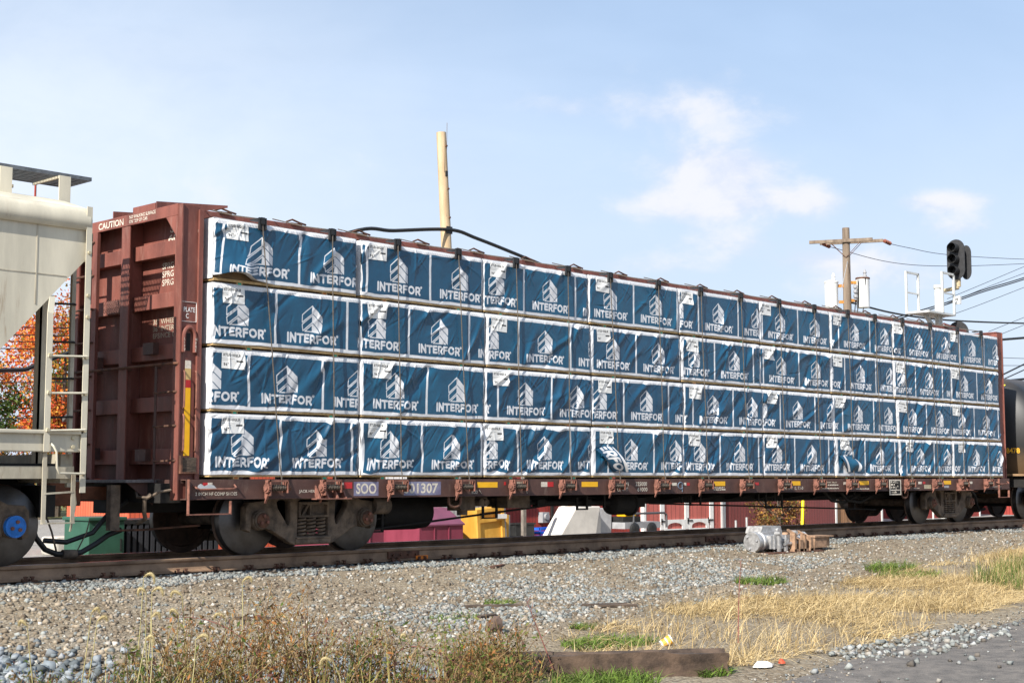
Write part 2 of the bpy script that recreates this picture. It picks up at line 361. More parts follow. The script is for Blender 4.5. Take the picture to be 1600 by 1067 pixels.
# ------------------------------------------------------------------ track
track = thing('railway_track', 'rusty railway track with dark wooden ties on grey ballast under the train', 'track', (10, 0, -.2))
def rail_profile(): 
    p = [(-.07, -.18), (.07, -.18), (.07, -.168), (.02, -.150), (.0085, -.135), (.0085, -.05), (.03, -.042), (.0355, -.034), (.0355, -.006), (.030, 0)]
    return p + [(-a, b) for a, b in p[:1:-1]] + [(-.07, -.168)]
RAILM = pm('rail_rust', (.22, .135, .082), .85, .45, 2.2, c2=(.36, .235, .15), bump=.3, fine=.2)
for y in (-.755, .755):
    m = MB()
    prof = rail_profile(); prof = [(a + y, b - .004) for a, b in prof]
    m.prism(prof, 'x', -60, 160)
    r_ = m.build('rail', RAILM, track)
    MB().box(-60, 160, y - .026, y + .026, -.0035, .0).build('running_surface', pm('worn_rail_top', (.16, .155, .165), .32, .2, 2, met=.8), r_, False)
    r_['label'] = 'rusty brown steel rail with dark worn head'
tie_me = None
for i in range(112):
    x = -8.2 + i * .515 + random.uniform(-.02, .02)
    if tie_me is None:
        tie_me = MB().box(-.115, .115, -1.3, 1.3, -.18, 0).build('tie', TIEW, track, False, True, .012); o = tie_me; tie_me = o.data
    else: o = linkobj('tie', tie_me, track)
    o.location = (x - 10, random.uniform(-.06, .06), -.192 + .2 + random.uniform(-.004, .004)); o.rotation_euler = (0, 0, random.uniform(-.012, .012))
spk = None
for i in range(100):
    for sgn in (-1, 1):
        x = -8.2 + i * .515 + sgn * .05 + random.uniform(-.02, .02)
        if spk is None:
            m = MB(); m.box(-.05, .05, -.05, .02, -.005, .012).box(-.012, .012, -.035, .0, .0, .045).box(-.02, .02, -.03, .022, .04, .055).bar((-.04, -.03, .0), (-.06, -.08, .03), .02, .02)
            o = m.build('spike', RUST, track, False, True); spk = o.data
        else: o = linkobj('spike', spk, track)
        o.location = (x - 10, -.755 - .085, -.184 + .2); o.rotation_euler = (0, 0, random.uniform(-.3, .3))
# joint bars
for x in (3.55, 11.2):
    m = MB(); m.box(x, x + .6, -.795, -.766, -.15, -.05)
    for k in range(4): m.cyl((x + .08 + k * .147, -.79, -.1), (x + .08 + k * .147, -.825, -.1), .016, 6)
    m.build('joint_bar', RUST, track)

# ------------------------------------------------------------------ trucks (bogies), shared by the three cars
def helix(x, z0, z1, r, rr, turns, n=11):
    k = int(turns * n); return [(x + r * math.cos(2 * math.pi * i / n), r * math.sin(2 * math.pi * i / n), z0 + (z1 - z0) * i / k) for i in range(k + 1)]
TRK = {}
def wheel_mesh():
    if 'wheel' not in TRK:
        m = MB(); m.lathe([(.02, -.085), (.115, -.085), (.135, -.05), (.29, -.002), (.375, -.030), (.388, -.067), (.447, -.067), (.456, -.058), (.459, .040), (.482, .055), (.478, .072), (.40, .072), (.385, .04), (.29, .03), (.12, .06), (.02, .06)], (0, 0, 0), 'y', 48)
        o = m.build('wheel', WHEEL, None, True, True); TRK['wheel'] = o.data; bpy.data.objects.remove(o)
        m = MB(); m.lathe([(.4475, -.0685), (.4585, -.060), (.4605, .038), (.452, .038), (.44, -.06)], (0, 0, 0), 'y', 48)
        o = m.build('tread', TREAD, None, True, True); TRK['tread'] = o.data; bpy.data.objects.remove(o)
    return TRK['wheel'], TRK['tread']
def make_truck(parent, xc, capcol=None, frame=True):
    """truck part: side frames, wheels, axles, springs, bolster as sub-parts"""
    T = bpy.data.objects.new('truck', None); COL.objects.link(T); T.parent = parent; T.location = Vector((xc, 0, 0)) - wl(parent)
    wm, tm = wheel_mesh()
    for ax in (-.889, .889):
        for s in (-1, 1):
            o = linkobj('wheel', wm, T, (ax, s * .755, .459), (0, random.uniform(0, 6), 0 if s < 0 else math.pi))
            tr = linkobj('wheel_tread', tm, T, (ax, s * .755, .459), (0, 0, 0 if s < 0 else math.pi))
        MB().cyl((ax, -.68, .459), (ax, .68, .459), .085, 16).build('axle', GRIME, T, True, True)
    if 'frame' not in TRK:
        half = [(.52, .80), (.70, .755), (.84, .69), (1.04, .675), (1.085, .62), (1.085, .35), (1.035, .33), (1.02, .40), (1.02, .565), (.765, .565), (.765, .36), (.70, .345), (.52, .25), (.36, .155), (.29, .135)]
        out = half + [(-a, b) for a, b in half[::-1]]
        hol = [[(.28, .215), (.27, .70), (.22, .735), (-.22, .735), (-.27, .70), (-.28, .215)]]
        for s in (1, -1): hol.append([(s * a, b) for a, b in ((.37, .70), (.42, .735), (.57, .735), (.625, .69), (.60, .60), (.43, .365), (.385, .37), (.36, .45))])
        TRK['frame'] = shape('side_frame', out, hol, .13, GRIME, bevel=.018)
        m = MB()
        for x in (-.165, .0, .165): m.tube(helix(x, .225, .475, .066, .016, 5.2), .0165, 6)
        o = m.build('spring', GRIME, None, True, True); TRK['spring'] = o.data; bpy.data.objects.remove(o)
        m = MB(); m.box(-.29, .29, -.10, .10, .195, .222).box(-.30, .30, -.085, .085, .135, .20)
        o = m.build('spring_seat', GRIME, None, True, True, .012); TRK['seat'] = o.data; bpy.data.objects.remove(o)
        m = MB(); m.box(-.255, .255, -.02, .05, .48, .685).box(-.255, .255, -.09, -.02, .65, .685).box(-.255, .255, -.09, -.02, .48, .51).box(-.255, -.225, -.09, -.02, .51, .65).box(.225, .255, -.09, -.02, .51, .65).box(-.07, -.04, -.085, -.02, .51, .65)
        m.bar((-.19, -.05, .5), (-.08, -.05, .655), .05, .03)
        o = m.build('bolster_end', GRIME, None, False, True); TRK['bol'] = o.data; bpy.data.objects.remove(o)
        m = MB(); m.lathe([(.0, -.155), (.105, -.155), (.118, -.14), (.118, -.11), (.13, -.105), (.135, -.03), (.12, .06), (.0, .06)], (0, 0, 0), 'y', 24)
        m.box(-.125, .125, -.06, .06, .02, .125)
        o = m.build('bearing', GRIME, None, True, True); TRK['bear'] = o.data; bpy.data.objects.remove(o)
        m = MB(); m.lathe([(.0, -.175), (.085, -.175), (.098, -.165), (.100, -.150), (.0, -.150)], (0, 0, 0), 'y', 24)
        o = m.build('end_cap', RUST, None, True, True); TRK['cap'] = o.data; bpy.data.objects.remove(o)
        m = MB().cyl((0, -.172, 0), (0, -.20, 0), .022, 6)
        o = m.build('cap_bolt', RUSTP, None, False, True); TRK['bolt'] = o.data; bpy.data.objects.remove(o)
    for s in (-1, 1):
        linkobj('side_frame', TRK['frame'], T, (0, s * 1.0, 0)); linkobj('spring', TRK['spring'], T, (0, s * 1.0, 0)); linkobj('spring_seat', TRK['seat'], T, (0, s * 1.0, 0))
        linkobj('bolster_end', TRK['bol'], T, (0, s * 1.0, 0), (0, 0, 0 if s < 0 else math.pi))
        for ax in (-.889, .889):
            rz = 0 if s < 0 else math.pi
            linkobj('bearing', TRK['bear'], T, (ax, s * 1.0, .459), (0, 0, rz)); 
            c = linkobj('end_cap', TRK['cap'], T, (ax, s * 1.0, .459), (0, 0, rz))
            for k in range(3 if s < 0 else 0): a = 2 * math.pi * k / 3 + .5 + ax; linkobj('cap_bolt', TRK['bolt'], T, (ax + .055 * math.cos(a), s * 1.0, .459 + .055 * math.sin(a)))
            if capcol:
                c.data = c.data.copy(); c.data.materials[0] = capcol
    MB().box(-.2, .2, -.93, .93, .45, .70).build('bolster', BLK, T, False, True)
    for x in (-.56, .56): MB().box(x - .06, x + .06, -.8, .8, .30, .42).build('brake_beam', BLK, T, False, True)
    return T
# ------------------------------------------------------------------ centre-beam flatcar
D = .99; XE0, XE1 = -.30, 22.22
fc = thing('centerbeam_flatcar', 'red-brown centre-beam flatcar with tall ribbed end bulkheads carrying wrapped lumber', 'railcar', (10.96, 0, 0))
for s in (-1, 1):
    m = MB(); m.box(XE0, XE1, s * 1.42 - .006, s * 1.42 + .006, D - .238, D - .012)
    m.box(XE0, XE1, min(s * 1.30, s * 1.425), max(s * 1.30, s * 1.425), D - .012, D - .001).box(XE0, XE1, min(s * 1.30, s * 1.45), max(s * 1.30, s * 1.45), D - .250, D - .238)
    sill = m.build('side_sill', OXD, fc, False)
    if s < 0:
        sme = None
        for k in range(37):
            q = Vector((.22 + k * .6, -1.37, D - .126)) - wl(fc)
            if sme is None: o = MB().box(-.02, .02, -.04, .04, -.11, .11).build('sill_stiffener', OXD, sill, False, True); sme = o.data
            else: o = linkobj('sill_stiffener', sme, sill)
            o.location = q
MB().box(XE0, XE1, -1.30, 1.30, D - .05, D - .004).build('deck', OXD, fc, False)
MB().box(-.6, 22.5, -.22, .22, .56, D - .05).build('center_sill', BLK, fc, False)
for k in range(16):
    x = 3.6 + k * 1.0
    MB().prism([(-1.41, D - .05), (1.41, D - .05), (1.41, D - .22), (.25, .60), (-.25, .60), (-1.41, D - .22)], 'x', x, x + .02).build('cross_bearer', BLK, fc, False)
# centre beam
b_ = MB().box(-.1, 22.0, -.27, .27, 4.47, 4.60).build('top_chord', OX, fc, False, False, .01)
for k in range(19):
    x = .3 + k * 1.19; MB().box(x, x + .12, -.10, .10, D - .01, 4.47).build('center_post', OX, fc, False)
for k in range(18):
    x = 1.0 + k * 1.21; m = MB(); m.box(x - .10, x + .10, -.29, -.22, 4.58, 4.615); m.tube([(x - .16, -.26, 4.62), (x - .05, -.25, 4.665), (x + .08, -.26, 4.63), (x + .2, -.24, 4.62)], .014, 6); m.build('cable_cleat', RUST, b_)
# bulkheads -----------------------------------------------------
def bulkhead(flip):
    B = bpy.data.objects.new('bulkhead', None); COL.objects.link(B); B.parent = fc
    # local frame: outer face towards -X at x=-.42, inside at 0; world placement by location / rotation
    B.location = Vector((0, 0, 0)) - wl(fc) if not flip else Vector((21.99, 0, 0)) - wl(fc)
    if flip: B.rotation_euler = (0, 0, math.pi)
    HB = 1.31; ZT = 4.43; ZB = D - .255
    def part(n, m, mat=OX, bev=.006):
        m.v = [(a * .83, b, c) for a, b, c in m.v]
        return m.build(n, mat, B, False, True, bev)
    part('panel', MB().box(-.13, -.10, -HB + .06, HB - .06, D, ZT - .02), OX, 0)
    part('top_beam', MB().box(-.44, -.415, -HB + .10, HB - .02, ZT - .15, ZT - .002).box(-.415, -.08, -HB + .1, HB - .02, ZT - .03, ZT - .004))
    for s in (-1, 1):
        y0 = s * HB; i = -s
        m = MB(); m.box(-.432, -.40, min(y0, y0 + i * .15), max(y0, y0 + i * .15), ZB, ZT - .012)
        m.box(-.40, -.10, min(y0 + i * .022, y0 + i * .05), max(y0 + i * .022, y0 + i * .05), ZB, ZT - .014)
        m.box(-.135, -.055, min(y0 - i * .012, y0 + i * .022), max(y0 - i * .012, y0 + i * .022), D, ZT - .06)
        m.box(-.10, -.06, min(y0 + i * .022, y0 + i * .15), max(y0 + i * .022, y0 + i * .15), D, ZT - .06)
        part('corner_post', m)
        part('corner_gusset', MB().add([(-.437, y0 + i * .10, ZT - .15), (-.437, y0 + i * .36, ZT - .15), (-.437, y0 + i * .10, ZT - .44), (-.425, y0 + i * .10, ZT - .15), (-.425, y0 + i * .36, ZT - .15), (-.425, y0 + i * .10, ZT - .44)], [(0, 1, 2), (5, 4, 3), (0, 3, 4, 1), (1, 4, 5, 2), (2, 5, 3, 0)]), OX, 0)
    part('middle_post', MB().box(-.43, -.405, -.10, .10, ZB + .15, ZT - .15).box(-.405, -.13, -.018, .018, ZB + .15, ZT - .1))
    for zt in (4.01, 3.35, 2.69, 2.03, 1.37):
        for y0, y1 in ((-HB + .05, -.03), (.03, HB - .05)):
            part('rib', MB().box(-.30, -.13, y0, y1, zt - .19, zt))
    for y in (-.62, .42):
        part('top_fin', MB().prism([(-.36, ZT - .004), (.10, ZT - .004), (.95, 4.60), (.95, 4.63), (-.36, ZT + .11)], 'y', y - .012, y + .012), OX, 0)
    return B
BL = bulkhead(False); BR = bulkhead(True)
# left bulkhead fittings (world coordinates, parts of the car's bulkhead)
def bp(n, m, mat, smooth=True):
    m.v = [(a * .83, b, c) for a, b, c in m.v]
    return m.build(n, mat, BL, smooth)
m = MB()
bp('handrail', MB().tube([(-.47, 1.28, 2.42), (-.47, -1.24, 2.42), (-.43, -1.28, 2.42)], .016, 8), RUST)
for y in (-.02, -.72, .7): bp('handrail_bracket', MB().bar((-.47, y, 2.42), (-.30, y, 2.40), .05, .03), RUST)
st = bp('ladder_stile', MB().bar((-.46, -.83, D - .15), (-.46, -.83, 2.42), .05, .012, (1, 0, 0)), OXD, False)
for z in (2.07, 1.65, 1.22): bp('ladder_rung', MB().tube([(-.47, -.80, z), (-.475, -.88, z - .01), (-.475, -1.22, z), (-.43, -1.26, z)], .013, 8), RUST)
bp('ladder_stile', MB().box(-.455, -.44, .67, .79, .9, 4.28).box(-.44, -.40, .67, .685, .9, 4.28), OX, False)
for k in range(8): bp('ladder_rung', MB().tube([(-.46, .74, 1.0 + k * .45), (-.50, .78, 1.0 + k * .45), (-.50, 1.22, 1.0 + k * .45), (-.45, 1.27, 1.0 + k * .45)], .014, 6), RUST)
for z, y in ((2.62, -.55), (2.50, .78), (1.30, .80), (1.27, -.42)): bp('bracket_box', MB().box(-.40, -.30, y - .12, y + .12, z - .05, z + .10), OXD, False)
tp = bp('tread_plate', MB().box(-.325, -.302, .10, .58, 3.17, 3.345), pm('tread_plate_steel', (.16, .075, .06), .55, .3, 60, met=.2, bump=.8, bsc=45), False)
m = MB()
for i in range(16):
    for j in range(6):
        y = .12 + i * .029; z = 3.185 + j * .027 + (i % 2) * .013; m.bar((-.327, y - .009, z - .009 * (1 if (i + j) % 2 else -1)), (-.327, y + .009, z + .009 * (1 if (i + j) % 2 else -1)), .006, .005, (1, 0, 0))
m.build('tread_lug', MATS['tread_plate_steel'], tp, False)
bp('end_platform', MB().box(-.95, -.43, -.85, 1.28, D - .04, D - .005), pm('grey_grating', (.16, .15, .15), .6, .3, 20, met=.3), False)
bp('platform_brace', MB().add([(-.9, -.80, D - .04), (-.44, -.80, D - .04), (-.44, -.80, D - .32), (-.9, -.78, D - .04), (-.44, -.78, D - .04), (-.44, -.78, D - .32)], [(0, 1, 2), (5, 4, 3), (0, 3, 4, 1), (1, 4, 5, 2), (2, 5, 3, 0)]), OXD, False)
put_text('CAUTION', -.3675, .67, 4.305, .088, .62, CREAM, BL, '-x', .02)
put_text('NO WALKING SURFACE\nON TOP OF CAR', -.3675, -.09, 4.305, .105, .62, CREAM, BL, '-x', .012)
put_text('SOO', -.111, -.66, 4.145, .115, .40, CREAM, BL, '-x', .02)
put_text('601307', -.111, -.62, 4.02, .105, .70, CREAM, BL, '-x', .02)
put_text('SPRG 7 OC\nSPRG 7 IC\nSPRG 2 BC', -.111, -.50, 3.47, .30, .56, CREAM, BL, '-x', .012)
put_text('36" WHEELS IN CAR\n36" INTERMEDIATE\nEFSINCE COUPLER', -.111, -.31, 2.80, .25, 1.0, pm('faded_stencil', (.40, .34, .26), .8, .3, 20), BL, '-x', .006)
# corner post fittings, near side
yp = -1.289
put_text('PLATE\n  C', -.30, yp - .004, 2.985, .14, .165, WHITE, BL)
fr = MB()
for a, b in (((-.40, 2.945), (-.14, 2.945)), ((-.14, 2.945), (-.14, 3.19)), ((-.14, 3.19), (-.40, 3.19)), ((-.40, 3.19), (-.40, 2.945))): fr.bar((a[0], yp - .002, a[1]), (b[0], yp - .002, b[1]), .004, .012, (0, 1, 0))
bp('plate_frame', fr, WHITE, False)
a = [(-.37, 2.56)] + [(-.27 + .10 * math.cos(t), 2.74 + .13 * math.sin(t)) for t in np.linspace(math.pi, 0, 12)] + [(-.17, 2.56)]
bp('lift_ring', MB().tube([(p[0], yp - .02, p[1]) for p in a], .03, 8), OX)
bp('lift_slot', MB().box(-.305, -.235, yp - .003, yp + .02, 2.58, 2.80), BLK, False)
put_text('L\nI\nF\nT', -.318, yp - .052, 2.57, .17, .022, CREAM, BL); put_text('H\nE\nR\nE', -.152, yp - .052, 2.57, .17, .022, CREAM, BL)
for z0, z1, mt in ((2.36, 2.46, CREAM), (2.22, 2.36, pm('aged_reflector', (.55, .38, .15), .6, .1)), (2.12, 2.22, REDR), (1.28, 2.12, YEL)): bp('reflector', MB().box(-.315, -.215, yp - .004, yp, z0, z1), mt, False)
for x in (-.365, -.155):
    for z0, z1 in ((1.86, 2.33), (1.33, 1.79)):
        bp('grab_iron', MB().tube([(x + .03, yp, z0), (x, yp - .055, z0 + .02), (x, yp - .06, z0 + .06), (x, yp - .06, z1 - .06), (x, yp - .055, z1 - .02), (x + .03, yp, z1)], .0125, 8), RUSTP)
rp = bp('placard_board', MB().box(-.37, -.12, yp - .04, yp, 1.08, 1.26), TIEW, False)
MB().box(-.335, -.31, yp - .06, yp, 1.06, 1.28).box(-.31, -.085, yp - .06, yp, 1.06, 1.08).build('placard_frame', RUST, rp, False)
# sill end fittings and steps
def step(x0, x1, yb=-1.46):
    o = MB()
    o.bar((x0, yb, D), (x0, yb, .56), .045, .012, (1, 0, 0)); o.bar((x1, yb, D - .27), (x1, yb, .56), .045, .012, (1, 0, 0)); o.bar((x0 - .006, yb, .56), (x1 + .006, yb, .56), .05, .014)
    return o.build('sill_step', RUSTP, fc, False)
step(-.29, .33); step(21.6, 22.1)
for x0, x1 in ((-.20, .40), (21.55, 22.08)):
    MB().tube([(x0, -1.425, D - .08), (x0 + .02, -1.48, D - .11), (x0 + .06, -1.485, D - .125), (x1 - .05, -1.485, D - .12), (x1, -1.48, D - .10), (x1 + .01, -1.425, D - .07)], .012, 8).build('grab_iron', RUSTP, fc)
MB().tube([(-.42, -1.28, D - .13), (-.55, -1.24, D - .15), (-.62, -1.10, D - .22), (-.62, -.85, D - .22), (-.58, -.75, D - .15), (-.44, -.74, D - .12)], .016, 8).build('grab_iron', GRIME, fc)
# couplers and draft gear at both ends
for s, xe in ((-1, -.45), (1, 22.4)):
    m = MB(); m.box(min(xe, xe + s * .62), max(xe, xe + s * .62), -.09, .09, .73, .90); m.prism([(xe + s * .55, -.17), (xe + s * .86, -.14), (xe + s * .84, .05), (xe + s * .70, .17), (xe + s * .55, .15)], 'z', .66, .96)
    m.build('coupler', pm('coupler_rust', (.15, .058, .030), .85, .4, 5, bump=.4), fc, False, False, .015)
    MB().box(min(xe, xe - s * .3), max(xe, xe - s * .3), -1.1, 1.1, .70, D - .05).build('end_sill', BLK, fc, False)
    MB().tube([(xe + s * .0, -.35, .72), (xe + s * .25, -.35, .58), (xe + s * .45, -.30, .33), (xe + s * .75, -.20, .22), (xe + s * 1.05, -.2, .25)], .032, 8).build('air_hose', BLKP, fc)
MB().tube([(-.5, -.95, .80), (-.58, -.95, .74), (-.55, -.9, .58), (-.50, -.85, .50), (-.52, -.7, .45)], .028, 8).build('air_hose', GRIME, fc)
MB().box(-.85, -.72, -.62, -.52, .36, .92).build('cut_lever_bracket', GRIME, fc, False)
MB().tube([(-.75, -.55, .36), (-.4, -.62, .36), (.4, -.70, .40)], .014, 6).build('brake_rod', RUST, fc)
# trucks
t1 = make_truck(fc, 1.955, None); t2 = make_truck(fc, 19.965, None)
capg = pm('grey_green_cap', (.06, .065, .062), .6, .3, 8)
# winches along the near sill
WX = [1.03, 1.92, 3.115, 4.42, 5.54, 6.66, 7.86, 9.05, 10.28, 11.515, 12.735, 13.95, 15.14, 16.26, 17.44, 18.64, 19.84, 21.05]
SX = [.76, 1.92, 3.10, 4.29, 5.52, 6.715, 7.76, 9.03, 10.235, 11.45, 12.70, 13.925, 15.16, 16.22, 17.36, 18.56, 19.81, 20.96]
wf = MB(); wf.box(-.15, -.135, -.125, -.005, -.20, .0).box(.12, .135, -.125, -.005, -.165, .0).box(-.15, .135, -.125, -.10, -.022, .0)
wf.add([(-.16, -.008, -.30), (-.13, -.008, -.30), (-.13, -.10, -.15), (-.16, -.10, -.15), (-.16, -.008, -.12), (-.13, -.008, -.12)], [(0, 1, 2, 3), (3, 2, 5, 4), (0, 4, 5, 1), (0, 3, 4), (1, 5, 2)])
wd = MB(); wd.cyl((-.135, -.075, -.10), (.155, -.075, -.10), .028, 14).cyl((.15, -.075, -.10), (.19, -.075, -.10), .036, 10)
wr = MB(); n = 14; wr.prism([(-.075 + (.066 if k % 2 else .052) * math.cos(2 * math.pi * k / (2 * n)), -.10 + (.066 if k % 2 else .052) * math.sin(2 * math.pi * k / (2 * n))) for k in range(2 * n)], 'x', -.185, -.155)
wr.cyl((-.20, -.075, -.10), (-.15, -.075, -.10), .035, 12); wr.bar((-.17, -.10, .0), (-.17, -.085, -.05), .02, .02)
wc = MB(); wc.tube([(-.11 + .22 * k / 60, -.075 + .036 * math.cos(k * .84), -.10 + .036 * math.sin(k * .84)) for k in range(61)], .008, 5)
wo = None
for i, x in enumerate(WX):
    p = Vector((x, -1.428, D - .01)) - wl(fc)
    if wo is None:
        wo = [wf.build('winch', RUSTP, fc, False, True), ]; wo[0].location = p
        for mm, nm, mt in ((wd, 'drum', RUST), (wr, 'ratchet', RUSTP), (wc, 'cable_coil', CABLE)): wo.append(mm.build(nm, mt, wo[0], True, True))
    else:
        q = wo[0].copy(); COL.objects.link(q); q.location = p
        for c in wo[1:]: k = c.copy(); COL.objects.link(k); k.parent = q
for x in (1.92, 19.84):
    m = MB()
    for dx in (-.22, -.08, .08, .22): m.add([(x + dx - .012, -1.43, D - .25), (x + dx - .012, -1.54, D - .25), (x + dx - .012, -1.43, D - .08), (x + dx + .012, -1.43, D - .25), (x + dx + .012, -1.54, D - .25), (x + dx + .012, -1.43, D - .08)], [(0, 1, 2), (5, 4, 3), (0, 3, 4, 1), (1, 4, 5, 2), (2, 5, 3, 0)])
    m.box(x - .30, x + .30, -1.56, -1.43, D - .265, D - .25); m.build('jacking_pad', RUSTP, fc, False)
# lettering, reflectors and plates on the sill
ys = -1.4285
PUR = pm('purple_patch', (.15, .125, .21), .7, .3, 5, c2=(.23, .24, .33), fine=.3)
def plate(n, x0, x1, z0, z1, mat, y=ys): return MB().box(x0, x1, y, y + .003, z0, z1).build(n, mat, fc, False)
plate('number_panel', 2.36, 2.80, D - .225, D - .035, PUR, ys + .001); plate('number_panel', 3.27, 3.98, D - .225, D - .035, PUR, ys + .001)
put_text('SOO', 2.40, ys, D - .20, .145, .36, CREAM, fc, '-y', .025); put_text('601307', 3.26, ys, D - .20, .145, .66, CREAM, fc, '-y', .025)
put_text('2 INCH HF COMP SHOES', -.17, ys - .001, D - .20, .042, .62, CREAM, fc, '-y', .012)
put_text('JACK HERE', 1.43, ys, D - .185, .048, .29, CREAM, fc, '-y', .014); MB().bar((1.75, ys, D - .14), (1.82, ys, D - .19), .004, .016, (0, 1, 0)).build('arrow', CREAM, fc, False)
plate('reflector', 2.04 + .03, 2.18, D - .125, D - .045, CREAM); plate('reflector', 2.18, 2.33, D - .125, D - .04, REDR); plate('reflector', 1.14, 1.24, D - .125, D - .03, REDR)
plate('reflector', -.06, .01, D - .075, D - .04, REDR); plate('reflector', .01, .08, D - .075, D - .04, CREAM)
m = MB(); m.prism([(-.14, D - .13), (.16, D - .13), (.10, D - .075), (.03, D - .06), (-.04, D - .085), (-.09, D - .055), (-.13, D - .075)], 'y', ys - .002, ys + .001); m.build('grey_paint_patch', pm('grey_patch', (.45, .46, .47), .7, .1, 8), fc, False)
for x0, x1 in ((4.72, 5.14), (7.05, 7.44), (10.55, 10.92), (12.95, 13.35), (15.42, 15.86), (18.90, 19.35)): plate('reflector', x0, x1, D - .125, D - .045, YEL)
plate('reflector', 6.10, 6.24, D - .12, D - .045, CREAM); plate('reflector', 6.24, 6.38, D - .12, D - .045, REDR)
plate('reflector', 5.28, 5.32, D - .09, D - .04, REDR)
put_text('ROD', 4.60, ys, D - .215, .05, .12, CREAM, fc); MB().bar((4.75, ys, D - .16), (4.80, ys, D - .215), .004, .014, (0, 1, 0)).build('arrow', CREAM, fc, False)
stencil_line(5.56, ys, D - .075, .035, .20, MATS['faded_stencil'], fc, 5); MB().bar((5.74, ys, D - .14), (5.78, ys, D - .215), .004, .014, (0, 1, 0)).build('arrow', CREAM, fc, False)
put_text('LD LMT', 7.98, ys, D - .115, .06, .25, CREAM, fc); put_text('LT WT', 7.93, ys, D - .20, .06, .27, CREAM, fc)
put_text('225000', 8.40, ys, D - .115, .065, .30, CREAM, fc); put_text('61000', 8.45, ys, D - .205, .065, .26, CREAM, fc)
a = [(9.62 + .075 * math.cos(t), D - .115 + .055 * math.sin(t)) for t in np.linspace(.7, 5.6, 16)]
BLU = pm('blue_grey_chalk', (.14, .19, .26), .8, .2, 10)
MB().tube([(p[0], ys - .001, p[1]) for p in a], .008, 5).bar((9.66, ys, D - .22), (9.66, ys, D - .09), .004, .016, (0, 1, 0)).bar((9.66, ys, D - .10), (9.74, ys, D - .10), .004, .014, (0, 1, 0)).build('emblem', BLU, fc, False)
for x0, w_, mt in ((9.27, .10, REDR), (9.38, .13, CREAM), (9.72, .06, CREAM), (9.80, .08, REDR), (11.72, .10, CREAM), (11.85, .12, REDR), (14.9, .14, CREAM), (16.75, .14, CREAM), (17.9, .14, CREAM), (18.1, .1, REDR), (20.2, .16, CREAM)): plate('reflector', x0, x0 + w_, D - .115, D - .065, mt)
stencil_line(10.55, ys, D - .165, .022, .36, CREAM, fc, 1); stencil_line(10.55, ys, D - .20, .022, .36, CREAM, fc, 2)
put_text('XH 11-7  IL 73-0', 12.72, ys, D - .205, .06, .72, CREAM, fc, '-y', .012)
FAD = MATS['faded_stencil']
for k, (x, dz, wd_) in enumerate(((14.25, .07, .40), (14.24, .12, .46), (14.10, .185, .62), (15.35, .165, .10), (15.35, .20, .52), (17.7, .20, .25))): stencil_line(x, ys, D - dz - .012, .022, wd_, FAD if k == 0 else CREAM, fc, 10 + k)
put_text('JACK HERE', 20.0, ys, D - .20, .03, .2, CREAM, fc, '-y', .008); put_text('2 INCH HF COMP SHOES', 21.3, ys, D - .20, .03, .5, CREAM, fc, '-y', .008)
cp = plate('stencil_plate', 16.62, 17.10, D - .335, D - .02, CREAM, -1.462)
for x0, x1, z0, z1 in ((16.66, 16.87, D - .22, D - .045), (16.90, 17.06, D - .22, D - .045), (16.66, 17.06, D - .31, D - .245)): MB().box(x0, x1, -1.4645, -1.462, z0, z1).build('stencil_panel', BLK, cp, False)
for k, (x, z, w2) in enumerate(((16.68, D - .085, .13), (16.68, D - .14, .15), (16.68, D - .195, .14), (16.95, D - .095, .04), (16.95, D - .175, .04), (16.70, D - .295, .20))): stencil_line(x, -1.467, z, .035, w2, CREAM, cp, 30 + k)
MB().box(16.7, 17.0, -1.462, -1.42, D - .16, D - .10).build('plate_bracket', OXD, fc, False)
plate('data_tag', 18.15, 18.45, D - .215, D - .13, pm('tan_tag', (.42, .36, .25), .7, .2, 12)); plate('chalk_tag', 19.05, 19.25, D - .20, D - .15, GREY)
for x in (4.28, 17.35):
    a = [(x - .12, .735)] + [(x - .12 + .12 - .12 * math.cos(t), .66 - .075 * math.sin(t)) for t in np.linspace(0, math.pi, 9)] + [(x + .12, .735)]
    MB().tube([(p[0], -1.40, p[1]) for p in a], .02, 8).build('pull_ring', RUST, fc)
# brake rigging under the deck
def uc(n, m, mat=BLK, sm=True): return m.build(n, mat, fc, sm)
uc('air_reservoir', MB().lathe([(0, -.62), (.10, -.60), (.24, -.48), (.26, -.3), (.26, .3), (.24, .48), (.10, .60), (0, .62)], (4.15, -.35, .50), 'x', 24))
uc('relay_valve', MB().cyl((3.0, -1.05, .62), (3.28, -1.05, .62), .12, 16).box(3.0, 3.3, -1.1, -.9, .68, .76), GRIME)
uc('control_valve', MB().box(4.75, 5.05, -1.05, -.75, .52, .74).cyl((4.72, -.95, .60), (4.72, -1.12, .60), .07, 12).cyl((4.92, -.9, .45), (4.92, -.9, .56), .08, 12).box(5.05, 5.35, -1.0, -.8, .58, .72).cyl((5.12, -1.02, .64), (5.12, -1.12, .64), .06, 10).cyl((5.25, -1.02, .64), (5.25, -1.1, .64), .05, 10), GRIME)
uc('brake_cylinder', MB().lathe([(0, -.36), (.09, -.34), (.18, -.26), (.19, -.2), (.19, .22), (.215, .23), (.215, .27), (.16, .30), (.05, .36), (0, .36)], (9.05, -.55, .565), 'x', 24).box(9.4, 9.62, -.65, -.45, .50, .66))
uc('slack_adjuster', MB().cyl((6.9, -.6, .60), (8.7, -.58, .585), .05, 10).cyl((6.6, -.6, .60), (8.9, -.58, .58), .022, 8).box(6.85, 7.05, -.66, -.54, .55, .66).box(8.0, 8.15, -.68, -.48, .53, .65))
